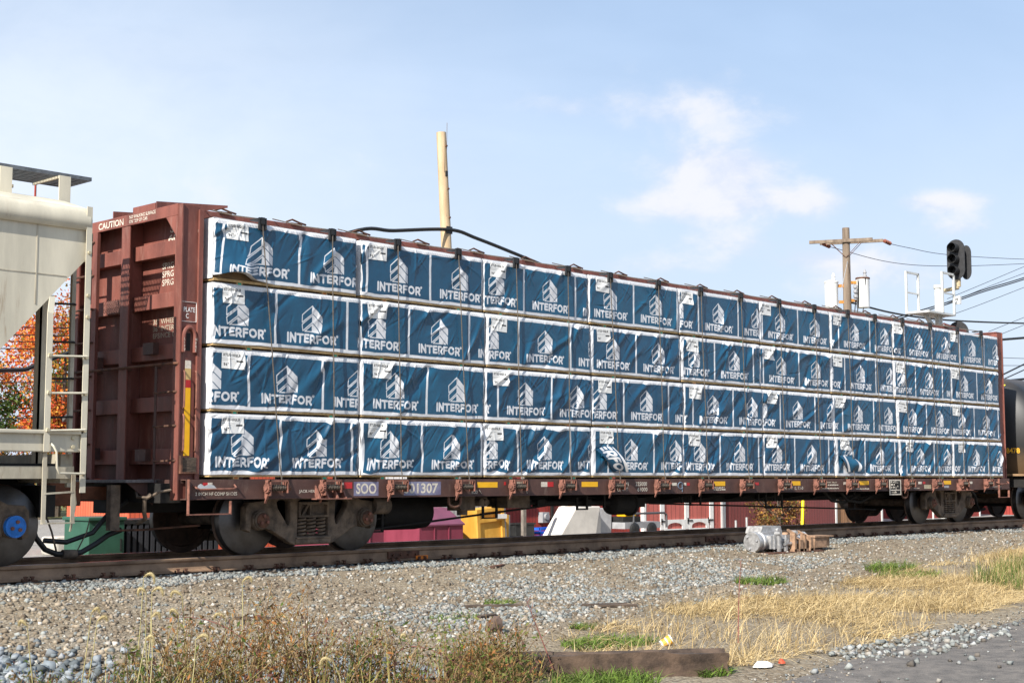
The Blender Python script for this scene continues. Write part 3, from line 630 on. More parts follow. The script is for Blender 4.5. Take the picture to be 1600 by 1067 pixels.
for p, q, r in (((2.7, -.75, .23), (7.1, -.62, .56), .017), ((5.2, -.7, .72), (7.4, -.65, .72), .014), ((9.45, -.6, .57), (17.3, -.70, .575), .015), ((9.8, -.6, .56), (17.3, -.74, .34), .015), ((2.9, -.7, .33), (3.6, -.7, .45), .013), ((7.8, -.5, .72), (9.0, -.5, .62), .014)):
    uc('brake_rod', MB().cyl(p, q, r, 8), BLK)
uc('brake_lever', MB().bar((6.5, -.62, .74), (6.0, -.62, .60), .02, .09).box(5.75, 6.15, -.66, -.60, .56, .62))
for x, zb in ((3.25, .26), (3.5, .26), (5.55, .40), (5.85, .42), (6.6, .55), (7.75, .50), (8.0, .50), (8.45, .52), (10.6, .575), (10.85, .53), (11.15, .53), (13.0, .575), (13.25, .44), (13.55, .575), (13.8, .44), (16.2, .575), (16.5, .37)):
    uc('rod_hanger', MB().box(x - .022, x + .022, -.72, -.70, zb - .02, D - .06), BLK, False)
for xa, xb, z in ((3.25, 3.5, .25), (5.55, 5.85, .40), (7.75, 8.0, .50), (10.85, 11.15, .53), (13.25, 13.8, .44)): uc('hanger_strap', MB().box(xa - .02, xb + .02, -.72, -.70, z - .022, z), BLK, False)
uc('brake_platform', MB().box(5.85, 6.35, -.95, -.6, .54, .80), GRIME, False)
for x in (15.0, 15.6): uc('train_line_pipe', MB().tube([(x, -.9, .75), (x + .3, -.9, .55), (x + .9, -.85, .50), (x + 1.4, -.8, .62)], .03, 8), BLK)
uc('train_line', MB().cyl((.2, .55, .80), (21.6, .55, .80), .025, 8), BLK)
# ------------------------------------------------------------------ wrapped lumber bundles
PER = 1.2; WH = .766
GLY = {'I': (.20, [[(.1, 0), (.1, 1)]]), 'N': (.86, [[(.1, 0), (.1, 1), (.76, 0), (.76, 1)]]), 'T': (.80, [[(0.02, .9), (.78, .9)], [(.4, .9), (.4, 0)]]),
       'E': (.68, [[(.62, .9), (.1, .9), (.1, .1), (.64, .1)], [(.1, .51), (.56, .51)]]), 'F': (.66, [[(.62, .9), (.1, .9), (.1, 0)], [(.1, .49), (.56, .49)]]),
       'R': (.76, [[(.1, 0), (.1, .9), (.42, .9), (.56, .86), (.64, .76), (.66, .64), (.62, .51), (.52, .41), (.40, .38), (.1, .38)], [(.42, .38), (.68, 0)]]),
       'O': (1.04, [[(.52 + .42 * math.cos(a), .5 + .42 * math.sin(a)) for a in np.linspace(0, 2 * math.pi, 25)]]),
       'S': (.7, [[(.62, .78), (.5, .9), (.25, .9), (.12, .75), (.2, .58), (.5, .45), (.62, .28), (.5, .1), (.2, .1), (.08, .22)]]), 'U': (.8, [[(.1, 1), (.1, .3), (.22, .1), (.58, .1), (.7, .3), (.7, 1)]]),
       'D': (.8, [[(.1, .1), (.1, .9), (.4, .9), (.62, .78), (.7, .5), (.62, .22), (.4, .1), (.1, .1)]]), '-': (.5, [[(.08, .5), (.42, .5)]]), 'H': (.8, [[(.1, 0), (.1, 1)], [(.7, 0), (.7, 1)], [(.1, .5), (.7, .5)]]),
       'Q': (1.0, [[(.5 + .4 * math.cos(a), .5 + .4 * math.sin(a)) for a in np.linspace(0, 2 * math.pi, 17)], [(.6, .35), (.9, 0)]]), 'L': (.62, [[(.1, 1), (.1, .1), (.58, .1)]]),
       '9': (.7, [[(.6, .65), (.5, .9), (.2, .9), (.1, .7), (.2, .5), (.5, .5), (.6, .65), (.5, .1), (.2, .1)]]), '6': (.7, [[(.5, .9), (.2, .7), (.1, .3), (.25, .1), (.5, .1), (.6, .3), (.5, .5), (.2, .5), (.1, .3)]]), '"': (.4, [[(.1, 1), (.1, .75)], [(.3, 1), (.3, .75)]])}
def segd(u, v, a, b):
    ax, ay = a; bx, by = b; dx, dy = bx - ax, by - ay; L = dx * dx + dy * dy + 1e-12
    t = np.clip(((u - ax) * dx + (v - ay) * dy) / L, 0, 1); return np.hypot(u - ax - t * dx, v - ay - t * dy)
def text_sdf(u, v, s, x, y, h, w, st):
    """positive inside the strokes of s set from (x,y), h tall, fitted to width w"""
    gap = .17; tw = sum(GLY[c][0] for c in s) + gap * (len(s) - 1); k = w / tw; d = np.full(u.shape, -9.)
    for c in s:
        gw, pl = GLY[c]
        for line in pl:
            for a, b in zip(line[:-1], line[1:]): d = np.maximum(d, st - segd(u, v, (x + a[0] * k, y + a[1] * h), (x + b[0] * k, y + b[1] * h)))
        x += (gw + gap) * k
    return d
def poly_sdf(u, v, pts):
    ins = np.zeros(u.shape, bool); d = np.full(u.shape, 9.)
    for (x0, y0), (x1, y1) in zip(pts, pts[1:] + pts[:1]):
        d = np.minimum(d, segd(u, v, (x0, y0), (x1, y1)))
        c = ((y0 > v) != (y1 > v)) & (u < (x1 - x0) * (v - y0) / (y1 - y0 + 1e-12) + x0); ins ^= c
    return np.where(ins, d, -d)
# one printed panel as a signed distance field, sampled by every bundle
PU, PV = np.meshgrid(np.arange(-.6, .6001, .004), np.arange(0, WH + .001, .004))
d = text_sdf(PU, PV, 'INTERFOR', -.405, .098, .112, .81, .0145)
d = np.maximum(d, .006 - np.abs(np.hypot(PU - .425, PV - .205) - .012))
Y0 = .238; A = (0, Y0 + .355)
def outl(pts, hw=.0068):
    q = np.full(PU.shape, -9.)
    for a, b in zip(pts, pts[1:] + pts[:1]): q = np.maximum(q, hw - segd(PU, PV, a, b))
    return q
for pts in ([A, (-.165, Y0 + .225), (-.165, Y0 + .125), (0, Y0 + .245)], [(-.165, Y0 + .098), (0, Y0 + .222), (0, Y0 + .130), (-.155, Y0 + .012)], [(-.125, Y0 + .006), (0, Y0 + .102), (0, Y0 + .006)]): d = np.maximum(d, outl(pts))
rt_ = poly_sdf(PU, PV, [A, (.165, Y0 + .225), (.165, Y0), (0, Y0)])
for a, b in (((0.005, Y0 + .245), (.165, Y0 + .118)), ((.005, Y0 + .122), (.15, Y0 + .0))): rt_ = np.minimum(rt_, segd(PU, PV, a, b) - .0065)
PSDF = np.maximum(d, rt_)
def panel(uc, v):
    fu = np.clip((uc + .6) / .004, 0, PSDF.shape[1] - 1.001); fv = np.clip(v / .004, 0, PSDF.shape[0] - 1.001)
    i = fu.astype(int); j = fv.astype(int); a = fu - i; b = fv - j
    return (PSDF[j, i] * (1 - a) + PSDF[j, i + 1] * a) * (1 - b) + (PSDF[j + 1, i] * (1 - a) + PSDF[j + 1, i + 1] * a) * b
def film(name, blue=True):
    m = bpy.data.materials.new(name); m.use_nodes = True; nt = m.node_tree; b = nt.nodes['Principled BSDF']
    tc = N(nt, 'ShaderNodeTexCoord'); a = N(nt, 'ShaderNodeAttribute', attribute_name='ink')
    oi = N(nt, 'ShaderNodeObjectInfo')
    n1 = noise(nt, tc.outputs['Object'], 2.2, 5, .6, .4)
    bl = mixc(nt, mrange(nt, n1, .3, .7), (.0048, .054, .108), (.0070, .078, .145))
    bl = mixc(nt, mrange(nt, oi.outputs['Random'], 0, 1, 0, .5), bl, (.008, .046, .098))
    mp = N(nt, 'ShaderNodeMapping'); mp.inputs['Scale'].default_value = (1, 1, .25); nt.links.new(tc.outputs['Object'], mp.inputs[0])
    dirt = mrange(nt, noise(nt, mp.outputs[0], 7, 6, .65), .55, .8, 0, .35)
    wh = mixc(nt, dirt, (.62, .62, .63), (.44, .43, .42))
    nt.links.new(mixc(nt, mrange(nt, a.outputs['Fac'], -.0025, .0025, 0, 1, False), bl, wh), b.inputs['Base Color'])
    b.inputs['Roughness'].default_value = .36; b.inputs['Specular IOR Level'].default_value = .55
    bn = N(nt, 'ShaderNodeBump'); bn.inputs['Strength'].default_value = .35; bn.inputs['Distance'].default_value = .006
    nt.links.new(M(nt, 'ADD', noise(nt, tc.outputs['Object'], 14, 6, .6, .8), M(nt, 'MULTIPLY', noise(nt, tc.outputs['Object'], 60, 3, .6), .25)), bn.inputs['Height']); nt.links.new(bn.outputs[0], b.inputs['Normal'])
    return m
FILM = film('printed_wrap_film')
def paper():
    m = bpy.data.materials.new('paper_label'); m.use_nodes = True; nt = m.node_tree; b = nt.nodes['Principled BSDF']; a = N(nt, 'ShaderNodeAttribute', attribute_name='ink')
    nt.links.new(mixc(nt, mrange(nt, a.outputs['Fac'], -.0015, .0015, 0, 1, False), (.74, .73, .70), (.05, .05, .05)), b.inputs['Base Color']); b.inputs['Roughness'].default_value = .6; return m
PAPER = paper()
GREENP = pm('green_end_paint', (.02, .40, .25), .6, .2); ORANGEP = pm('orange_end_paint', (.5, .16, .03), .6, .2)
SHADOWW = pm('lumber_core', (.20, .13, .065), .85, .3, 6)
PH = [[.14, .09, .86, 1.11, .54, .08, .29, .46, .46], [.97, .88, .68, 1.14, .95, .09, .51, .88, 1.23], [.58, 1.21, .25, .78, .22, .56, .34, 1.21, 1.08], [1.09, 1.12, .71, 1.58, 1.06, 1.02, 1.09, .30, .48]]
TAGU = [[.16, .10, .10, .12, .02, .02, .05, -.02, .02], [.12, .10, .06, .12, .10, .10, .05, .05, .02], [.14, .18, .12, .12, .10, .10, .06, .0, .04], [.16, .10, -.3, .16, .12, .08, .14, .25, .22]]
XB = [[0, 2.47, 4.87, 7.27, 9.64, 12.1, 14.56, 17.01, 19.51, 21.93], [.0, 2.46, 4.91, 7.31, 9.70, 12.11, 14.55, 17.01, 19.52, 21.90], [.0, 2.48, 4.89, 7.33, 9.77, 12.17, 14.61, 17.12, 19.49, 21.93], [.0, 2.48, 4.86, 7.31, 9.73, 12.18, 14.66, 17.15, 19.50, 21.96]]
TIER = ['top', 'second', 'third', 'bottom']; ORD = ['first', 'second', 'third', 'fourth', 'fifth', 'sixth', 'seventh', 'eighth', 'ninth']
def sstep(a, b, t): t = np.clip((t - a) / (b - a), 0, 1); return t * t * (3 - 2 * t)
def folds(W, r, c):
    """random creases of one sheet: list of (u, v, angle, width, length, height)"""
    g = random.Random(100 * r + c); F = []
    busy = {0: .55, 1: .75, 2: 1.1, 3: 1.45}[r] * (1.25 if c >= 4 else 1) * g.uniform(.6, 1.5)
    for k in range(int(9 * busy)):
        F.append((g.uniform(0, W), g.uniform(.1, .75), R(g.gauss(48, 13)), g.uniform(.022, .050), g.uniform(.16, .50), g.choice((1, 1, -1)) * g.uniform(.012, .032)))
    for k in range(int(26 * busy)):
        F.append((g.uniform(0, W), g.uniform(0, WH), R(g.gauss(52, 22)), g.uniform(.008, .016), g.uniform(.06, .22), g.choice((1, -1)) * g.uniform(.003, .009)))
    for k in range(5):    # tension lines running down from the stapled top edge
        u0 = g.uniform(0, W)
        for j in range(3): F.append((u0 + g.uniform(-.1, .1), WH - .18, R(g.gauss(90 + 40 * (j - 1), 12)), g.uniform(.008, .018), g.uniform(.12, .3), g.uniform(.003, .009)))
    for e in (0, W):      # puckers at the folded corners
        for k in range(7): F.append((e + g.uniform(-.02, .06) * (1 if e == 0 else -1), g.uniform(.0, WH), R(g.gauss(65 if e == 0 else 115, 25)), g.uniform(.008, .02), g.uniform(.06, .2), g.choice((1, -1)) * g.uniform(.003, .008)))
    if c == 7 and r in (0, 1):
        for k in range(16): F.append((.2 + k * .14, .4, R(50), .016, .5, .012))
    return F
def disp(u, v, W, F, r, c):
    d = .020 * fbm(u * 1.6 + 9 * c, v * 1.9 + 5 * r, 11, 3) + .010 * fbm(u * 5 + 3 * c, v * 5 + 7 * r, 23, 3)
    for (u0, v0, an, w_, L, h) in F:
        ca, sa = math.cos(an), math.sin(an); s = (u - u0) * ca + (v - v0) * sa; t = -(u - u0) * sa + (v - v0) * ca + .25 * (s * s) * (1 if u0 % .1 > .05 else -1)
        ww = w_ * (1 + .8 * np.abs(s) / L)
        d = d + h * np.exp(-(t / ww) ** 2 - (s / L) ** 2)
    # fine hatching of the gathered header strip
    d = d + .0022 * np.sin((u + .7 * v) * 2 * math.pi / .047) * sstep(WH - .10, WH - .05, v) * (.3 + vnoise(u * 2.2, v * 0 + c, r))
    ed = sstep(0, .05, v) * sstep(0, .05, WH - v); d = d * (.25 + .75 * ed)
    return d + .006
def make_bundle(r, c):
    tier = 3 - r; x0 = XB[r][c] + .012 + (0 if c else .03); x1 = XB[r][c + 1] - .012 - (.07 if (r, c) == (0, 0) else 0); W = x1 - x0
    z0 = D + tier * .8223; zb = z0 + .056; yj = random.uniform(-.012, .012); yf = -1.40 + yj
    side = 'caution-lettered bulkhead'
    lab = f'blue and white film-wrapped lumber bundle, {TIER[r]} tier, {ORD[c]} from the {side}'
    B = thing('lumber_bundle', lab, 'lumber bundle', (x0 + W / 2, -.85, z0), 0, 'wrapped lumber bundles on the flatcar')
    F = folds(W, r, c); st = .0085 if c < 2 else (.0105 if c < 5 else .0135)
    nu = int(W / st) + 1; nv = int(WH / st) + 1
    us = np.linspace(0, W, nu); vs = np.linspace(0, WH, nv)
    # sheet: back of top -> top edge -> front -> tucked under the bottom edge
    prof_top = np.array([.55, .3, .12, .05, .022, .008])
    u, v = np.meshgrid(us, vs); d = disp(u, v, W, F, r, c)
    bil = np.zeros_like(u)
    if (r, c) == (0, 0):
        bil = np.exp(-((u - .33) / .30) ** 2) * sstep(.62, .02, v); d = d + .15 * bil * (1 - .75 * sstep(.25, 0, u)) + .03 * np.sin(u * 16) * bil
    if (r, c) == (3, 1): d = d + .05 * np.exp(-((u - .12) / .12) ** 2) * sstep(.2, 0, v)
    if (r, c) == (3, 7): d = d + .07 * np.exp(-((u - .1) / .16) ** 2) * sstep(.16, 0, v)
    cornr = .02 * (np.exp(-u / .02) + np.exp(-(W - u) / .02)) + .02 * np.exp(-(WH - v) / .012)
    X = x0 + u; Yf = yf - d + cornr; Zf = zb + v + .09 * bil * sstep(.3, 0, v)
    Zf = Zf + .012 * fbm(u * 4 + c, u * 0 + r, 31, 3) * sstep(.1, 0, v) * 2
    Ph = PH[r][c]; uw = u + 1.6 * d - .02 + .02 * fbm(u * 3 + c, v * 4 + r, 41, 3); vw = v + .8 * d - .01 + .014 * fbm(u * 3 + c, v * 3, 43, 3)
    k = np.floor((uw - Ph) / PER); uc = uw - Ph - (k + .5) * PER
    ink = panel(uc, np.clip(vw, 0, WH)); ink = np.where(np.abs(uc) > .55, -.02, ink)
    g = random.Random(r * 31 + c); lb = g.choice((.012, .02, .045)) if c else .022; rb = g.choice((.006, .015, .03))
    if (r, c) == (3, 3):
        bl = (u < .62) & (v < .40); ink = np.where(bl, -.02, ink); lb = .075
    if (r, c) in ((3, 6), (3, 7)): lb = .07
    if (r, c) == (3, 6):
        bl = (u > .1) & (u < .62) & (v < .42); ink = np.where(bl, np.minimum(.02, .02 - .1 * np.abs(u - .35)) - .012, ink)
    ink = np.maximum(ink, .019 - np.abs(np.abs(uc) - PER / 2))
    ink = np.maximum.reduce([ink, .042 + .010 * fbm(u * 6, u * 0, 51 + c, 3) - vw, vw - (WH - .066 + .012 * fbm(u * 5, u * 0, 61 + c, 3)), lb - uw - .002, uw - (W - rb)])
    co = [np.stack([X, Yf, Zf], -1)]; inks = [ink]
    # rows above (top of bundle) and below (tuck)
    tp = [np.stack([x0 + us, np.full(nu, yf + a), zb + WH + .012 * np.minimum(1, a / .05) * (1 + .8 * fbm(us * 5, us * 0 + a * 9, 71 + c, 3))], -1) for a in prof_top[::-1]]
    co = np.concatenate([np.stack([np.stack([X[0], Yf[0] + .10, Zf[0] + .004], -1), np.stack([X[0], Yf[0] + .02, Zf[0] + .0], -1)])] + co + [np.stack(tp)], 0)
    inks = np.concatenate([np.full((2, nu), .02), inks[0], np.full((len(tp), nu), .02)], 0)
    q = grid_faces(nu, co.shape[0]); co = co.reshape(-1, 3); ink = inks.ravel()
    # crumpled end sheets
    for xe, sg in ((x0, -1), (x1, 1)):
        ny, nz = 30, 26; yy_, zz_ = np.meshgrid(np.linspace(yf + .015, yf + 1.08, ny), np.linspace(zb, zb + WH, nz))
        xx_ = xe + sg * (.004 + .014 * np.abs(fbm(yy_ * 7 + c, zz_ * 7 + r, 81, 4)) * 2) * sstep(0, .05, yy_ - yf - .01)
        e = np.stack([xx_, yy_, zz_], -1).reshape(-1, 3); fe = grid_faces(ny, nz) + len(co)
        co = np.concatenate([co, e]); ink = np.concatenate([ink, np.full(len(e), .02)]); q = np.concatenate([q, fe if sg > 0 else fe[:, ::-1]])
    L = wl(B); me = npmesh('wrap', co - np.array(L), q, FILM, attr=ink); linkobj('wrap', me, B)
    MB().box(x0 + .03, x1 - .03, yf + .045, yf + 1.06, z0 + .036, zb + WH - .01).build('lumber', SHADOWW, B, False)
    m = MB(); a = x0 + .015
    for j in range(6): m.box(x0 + .012, x1 - .012, yf + .004 + j * .17, yf + .161 + j * .17, z0 + .030, z0 + .060)
    m.build('bottom_board', WOODY, B, False)
    for xs_ in (.20 * W, .80 * W):
        sx = x0 + xs_ + random.uniform(-.12, .12)
        s_ = MB().box(sx - .045, sx + .045, yf + .02, yf + 1.05, z0, z0 + .030).build('sticker', WOODY, B, False)
        MB().box(sx - .028, sx + .022, yf + .0165, yf + .0195, z0 + .005, z0 + .027).build('painted_end', GREENP if random.random() < .75 else ORANGEP, s_, False)
    # paper label
    tu, tv = np.meshgrid(np.linspace(0, .34, 58), np.linspace(0, .215, 38)); ta = random.uniform(-.05, .03); u0 = TAGU[r][c] + .02; v0 = WH - .035 - .215
    if u0 < -.2: u0 = .05
    uu = np.clip(u0 + tu * math.cos(ta) - tv * math.sin(ta), .004, W - .01); vv = np.minimum(v0 + tu * math.sin(ta) + tv * math.cos(ta), WH - .004)
    dd = np.interp(uu.ravel(), us, np.arange(nu)); de = np.interp(vv.ravel(), vs, np.arange(nv)); i = np.minimum(dd.astype(int), nu - 2); j = np.minimum(de.astype(int), nv - 2); fa = dd - i; fb = de - j
    Yt = (Yf[j, i] * (1 - fa) + Yf[j, i + 1] * fa) * (1 - fb) + (Yf[j + 1, i] * (1 - fa) + Yf[j + 1, i + 1] * fa) * fb
    ti = np.maximum.reduce([text_sdf(tu, tv, 'STUD-HQLR', .02, .155, .036, .26, .0042), text_sdf(tu, tv, '96"', .03, .035, .035, .075, .0042), .003 - np.abs(tv - .125) - 9 * (tu > .2), .002 - np.abs(tv - .105) - 9 * (tu > .15), np.minimum(.012 - np.abs(tv - .10), .05 - np.abs(tu - .27))])
    me = npmesh('paper_label', np.stack([x0 + uu.ravel(), Yt - .005, zb + vv.ravel()], -1) - np.array(L), grid_faces(58, 38), PAPER, attr=ti.ravel()); linkobj('paper_label', me, B)
    return B
for r in range(4):
    for c in range(9): make_bundle(r, c)
BND = {(i // 9, i % 9): o for i, o in enumerate([o for o in COL.objects if o.name.startswith('lumber_bundle')])}
def flap(bd, P, txt):
    """torn corner of film curling out: bilinear patch between four corners P (A top-left, B top-right, C bottom-right, D bottom-left) with a bulge"""
    n = 34; s, t = np.meshgrid(np.linspace(0, 1, n), np.linspace(0, 1, n)); A, B_, C, D_ = [np.array(p) for p in P]
    co = (A * (1 - s)[..., None] + B_ * s[..., None]) * (1 - t)[..., None] + (D_ * (1 - s)[..., None] + C * s[..., None]) * t[..., None]
    co[..., 1] -= .09 * np.sin(math.pi * t) * (.4 + .6 * s) + .05 * s * t + .012 * np.sin(s * 9 + t * 5)
    co[..., 2] += .03 * np.sin(math.pi * s) * (1 - t)
    if txt: ink = panel(-.10 + .42 * t, .06 + .20 * s)
    else: ink = .03 - np.abs(s * .5 - .12 + t * .05)
    ink = np.maximum(ink, .03 - (1 - s) * .22) if txt else np.maximum(ink, .05 - (1 - s) * .3)
    L = wl(bd); me = npmesh('torn_flap', co.reshape(-1, 3) - np.array(L), grid_faces(n, n), FILM, attr=ink.ravel()); linkobj('torn_flap', me, bd)['label'] = 'torn corner of the film curled outwards'
x = XB[3][3]
flap(BND[3, 3], [(x + .06, -1.45, 1.46), (x + .50, -1.45, 1.50), (x + .78, -1.47, 1.10), (x + .52, -1.44, 1.11)], True)
x = XB[3][6]
flap(BND[3, 6], [(x + .10, -1.43, 1.44), (x + .72, -1.45, 1.36), (x + .72, -1.46, 1.14), (x + .40, -1.43, 1.12)], False)
# tie-down cables
for i, (a, b) in enumerate(zip(WX, SX)):
    lab = f'steel tie-down cable over the lumber with black corner protector, {["first","second","third","fourth","fifth","sixth","seventh","eighth","ninth","tenth","eleventh","twelfth","thirteenth","fourteenth","fifteenth","sixteenth","seventeenth","eighteenth"][i]} from the caution-lettered bulkhead'
    T = thing('tie_down_cable', lab, 'cable', (a, -1.5, D - .1), 0, 'tie-down cables over the lumber')
    zt = 4.335; xw = a + .06
    pts = [(xw, -1.505, D - .085), (xw, -1.50, D + .02)] + [(xw + (b - xw) * t, -1.452 - .028 * (1 - t) + .004 * math.sin(t * 9 + i), D + .06 + (zt - .03 - D - .06) * t) for t in np.linspace(.03, 1, 14)] + [(b - .005, -1.425, zt + .01), (b - .02, -1.38, zt + .02), (b - .06, -.9, 4.45), (b - .12, -.27, 4.625)]
    MB().tube(pts, .0085, 6).build('cable', CABLE, T)
    m = MB()
    z1 = zt + .012
    m.box(b - .055, b + .055, -1.447, -1.428, zt - .14, z1).box(b - .055, b + .055, -1.447, -1.25, z1 - .012, z1 + .008)
    m.box(b - .06, b - .04, -1.462, -1.44, zt - .13, z1 + .012).box(b + .04, b + .06, -1.462, -1.44, zt - .13, z1 + .012).box(b - .03, b + .03, -1.466, -1.44, zt - .06, z1 + .016)
    m.build('corner_protector', BLKP, T, False)
# ------------------------------------------------------------------ covered hopper at the left
hp = thing('covered_hopper_car', 'beige covered hopper car with sloped end, side ladder and blue bearing cap', 'railcar', (-8, 0, 0))
def hb(n, m, mat=BEIGE, sm=True, bev=0.): return m.build(n, mat, hp, sm, False, bev)
XH = -1.80; XL = -15.0; HW = 1.53
m = MB()
side = [(XH, 3.93), (XH, 3.53), (-2.8, 2.44), (-3.7, 1.50), (XL + 1.9, 1.50), (XL, 3.5), (XL, 3.93)]
for s in (-1, 1): m.prism([(a, b) for a, b in side], 'y', s * HW - .012, s * HW + .012)
m.box(XH - .02, XH - .001, -HW, HW, 3.50, 4.05); m.add([(XH, -HW, 3.53), (XH, HW, 3.53), (-3.7, HW, 1.50), (-3.7, -HW, 1.50), (XH - .03, -HW, 3.53), (XH - .03, HW, 3.53), (-3.73, HW, 1.5), (-3.73, -HW, 1.5)], [(0, 1, 2, 3), (7, 6, 5, 4), (0, 4, 5, 1), (2, 6, 7, 3)])
m.box(XL, XL + .02, -HW, HW, 1.6, 4.0); m.box(-13, -3.7, -1.2, 1.2, .95, 1.5)
body = hb('body', m, BEIGE, False)
for x in (-2.42, -4.3, -6.2, -8.1): hb('weld_seam', MB().box(x - .008, x + .008, -HW - .017, -HW - .011, max(1.52, 3.62 + 1.07 * (x + 1.80)), 3.87), BEIGED, False)
hb('panel_seam', MB().box(XL, -2.05, -HW - .016, -HW - .011, 3.30, 3.312), BEIGED, False)
m = MB()
for s in (-1, 1): m.prism([(s * a, b) for a, b in ((1.50, 3.86), (1.57, 3.865), (1.605, 3.91), (1.61, 3.98), (1.59, 4.06), (1.55, 4.115), (1.50, 4.13))], 'x', XL, XH + .015)
hb('eave_chord', m)
m = MB(); prof = [(-1.54, 4.12), (-1.0, 4.285), (-.55, 4.385), (0, 4.42), (.55, 4.385), (1.0, 4.285), (1.54, 4.12), (1.54, 4.05), (-1.54, 4.05)]; m.prism(prof, 'x', XL, XH + .01); hb('roof', m)
m = MB()
gx0, gx1, gy0, gy1 = -12, -1.35, -.82, -.22
m.box(gx0, gx1, gy0 - .012, gy0, 4.615, 4.66).box(gx0, gx1, gy1, gy1 + .012, 4.615, 4.66).box(gx1 - .015, gx1, gy0, gy1, 4.615, 4.66)
rb = hb('running_board', m, pm('running_board_steel', (.13, .14, .15), .5, .3, 15, met=.4), False)
for k in range(16): MB().box(gx0, gx1, gy0 + .03 + k * .037, gy0 + .038 + k * .037, 4.62, 4.65).build('grating_bar', MATS['running_board_steel'], rb, False)
for k in range(40): MB().bar((gx1 - .05 - k * .1, gy0, 4.632), (gx1 - .05 - k * .1, gy1, 4.632), .006, .02).build('grating_cross_bar', MATS['running_board_steel'], rb, False)
for x in (-1.72, -2.47, -3.9, -5.3):
    b_ = hb('board_bracket', MB().box(x - .075, x + .075, -.86, -.845, 4.18, 4.62).bar((x - .06, -.85, 4.605), (x - .06, -.2, 4.605), .03, .03), BEIGE, False)
hb('roof_handhold', MB().tube([(-1.7, -.1, 4.40), (-1.7, -.1, 4.70), (-1.7, -.4, 4.73)], .014, 8), pm('red_pipe', (.35, .06, .04), .5, .2))
hb('hatch_coaming', MB().box(-11, -2.1, -.18, .45, 4.36, 4.52).box(-11, -2.05, -.22, .49, 4.52, 4.56), BEIGED, False)
# ladders
hb('ladder_stile', MB().box(-1.835, -1.765, -1.60, -1.588, .84, 4.14).box(-1.777, -1.765, -1.588, -1.53, .84, 4.14), BEIGE, False)
hb('ladder_stile', MB().bar((-2.205, -1.53, 3.07), (-2.26, -1.595, 2.86), .07, .012, (0, 1, 0)).bar((-2.26, -1.595, 2.865), (-2.26, -1.595, 1.30), .07, .012, (0, 1, 0)), BEIGE, False)
for z in (2.385, 1.965, 1.545): hb('ladder_rung', MB().tube([(-2.28, -1.615, z - .01), (-1.79, -1.615, z + .01)], .0125, 8), BEIGE); 
for z in (3.6, 3.1, 2.85, 2.385, 1.965, 1.545, 1.05): hb('rung_bolt', MB().cyl((-1.80, -1.60, z), (-1.80, -1.625, z), .02, 8), pm('brass_bolt', (.42, .37, .25), .5, .2))
for z in (2.385, 1.965, 1.545): hb('rung_bolt', MB().cyl((-2.26, -1.60, z), (-2.26, -1.63, z), .02, 8), MATS['brass_bolt'])
hb('end_post', MB().box(-2.15, -2.03, -1.17, -1.15, 1.1, 3.2).box(-2.15, -2.13, -1.17, -1.05, 1.1, 3.2), BEIGED, False)
for z in (3.03, 2.58, 2.15, 1.70): hb('end_rung', MB().tube([(-2.05, -1.12, z), (-1.70, -1.12, z + .02), (-1.66, -1.08, z + .02)], .013, 6), BLK)
hb('end_stile', MB().bar((-1.68, -1.05, .9), (-1.68, -1.05, 3.5), .05, .05), BEIGED, False)
# frame
hb('side_sill', MB().box(XL, -1.80, -1.56, -1.44, 1.30, 1.545).box(XL, -1.80, -1.60, -1.56, 1.50, 1.545), BEIGE, False, .012)
for z in (1.46, 1.36): hb('sill_bolt', MB().cyl((-1.92, -1.56, z), (-1.92, -1.585, z), .022, 8), MATS['brass_bolt'])
hb('lower_sill', MB().box(XL, -1.86, -1.50, -1.42, 1.00, 1.14), BEIGED, False)
hb('end_sill', MB().box(-2.0, -1.85, -1.45, 1.45, .95, 1.28), BEIGED, False)
hb('center_sill', MB().box(XL, -1.95, -.25, .25, .62, .95), BLK, False)
hb('bolster', MB().box(-3.5, -3.0, -1.35, 1.35, .80, 1.0), BLK, False)
hb('shear_plate', MB().box(-3.9, -1.9, -1.40, 1.4, 1.14, 1.17), BLK, False)
hb('hopper_bay', MB().add([(-4.2, -1.1, 1.4), (-9.5, -1.1, 1.4), (-9.5, 1.1, 1.4), (-4.2, 1.1, 1.4), (-5.6, -.5, .45), (-8.1, -.5, .45), (-8.1, .5, .45), (-5.6, .5, .45)], [(0, 1, 2, 3), (7, 6, 5, 4), (0, 4, 5, 1), (1, 5, 6, 2), (2, 6, 7, 3), (3, 7, 4, 0)]), BEIGED, False)
m = MB(); yb = -1.53
m.bar((-2.24, yb, 1.30), (-2.24, yb, .50), .05, .014, (0, 1, 0)); m.bar((-1.88, yb, 1.05), (-1.88, yb, .50), .05, .014, (0, 1, 0)); m.bar((-2.26, yb, .50), (-1.86, yb, .50), .05, .014); m.bar((-2.24, yb, .83), (-1.88, yb, .85), .02, .02)
hb('sill_step', m, BEIGED, False)
hb('grab_iron', MB().tube([(-2.20, -1.57, 1.40), (-2.19, -1.63, 1.36), (-2.16, -1.64, 1.30), (-2.15, -1.64, 1.12), (-2.12, -1.64, 1.06), (-1.80, -1.63, 1.055), (-1.79, -1.60, 1.06)], .013, 8), BEIGE)
hb('uncoupling_lever', MB().tube([(-1.86, -1.5, .95), (-1.80, -1.45, .72), (-1.82, -1.4, .45), (-1.82, -1.38, .40)], .014, 6), BEIGED)
hb('coupler', MB().box(-2.0, -1.30, -.09, .09, .73, .90).prism([(-1.42, -.15), (-1.14, -.17), (-1.10, .05), (-1.22, .16), (-1.42, .16)], 'z', .665, .955), MATS['coupler_rust'], False, .015)
hb('draft_gear', MB().box(-2.9, -1.78, -.45, .45, .55, 1.0).box(-1.95, -1.75, -.9, -.2, .55, .92), BLK, False)
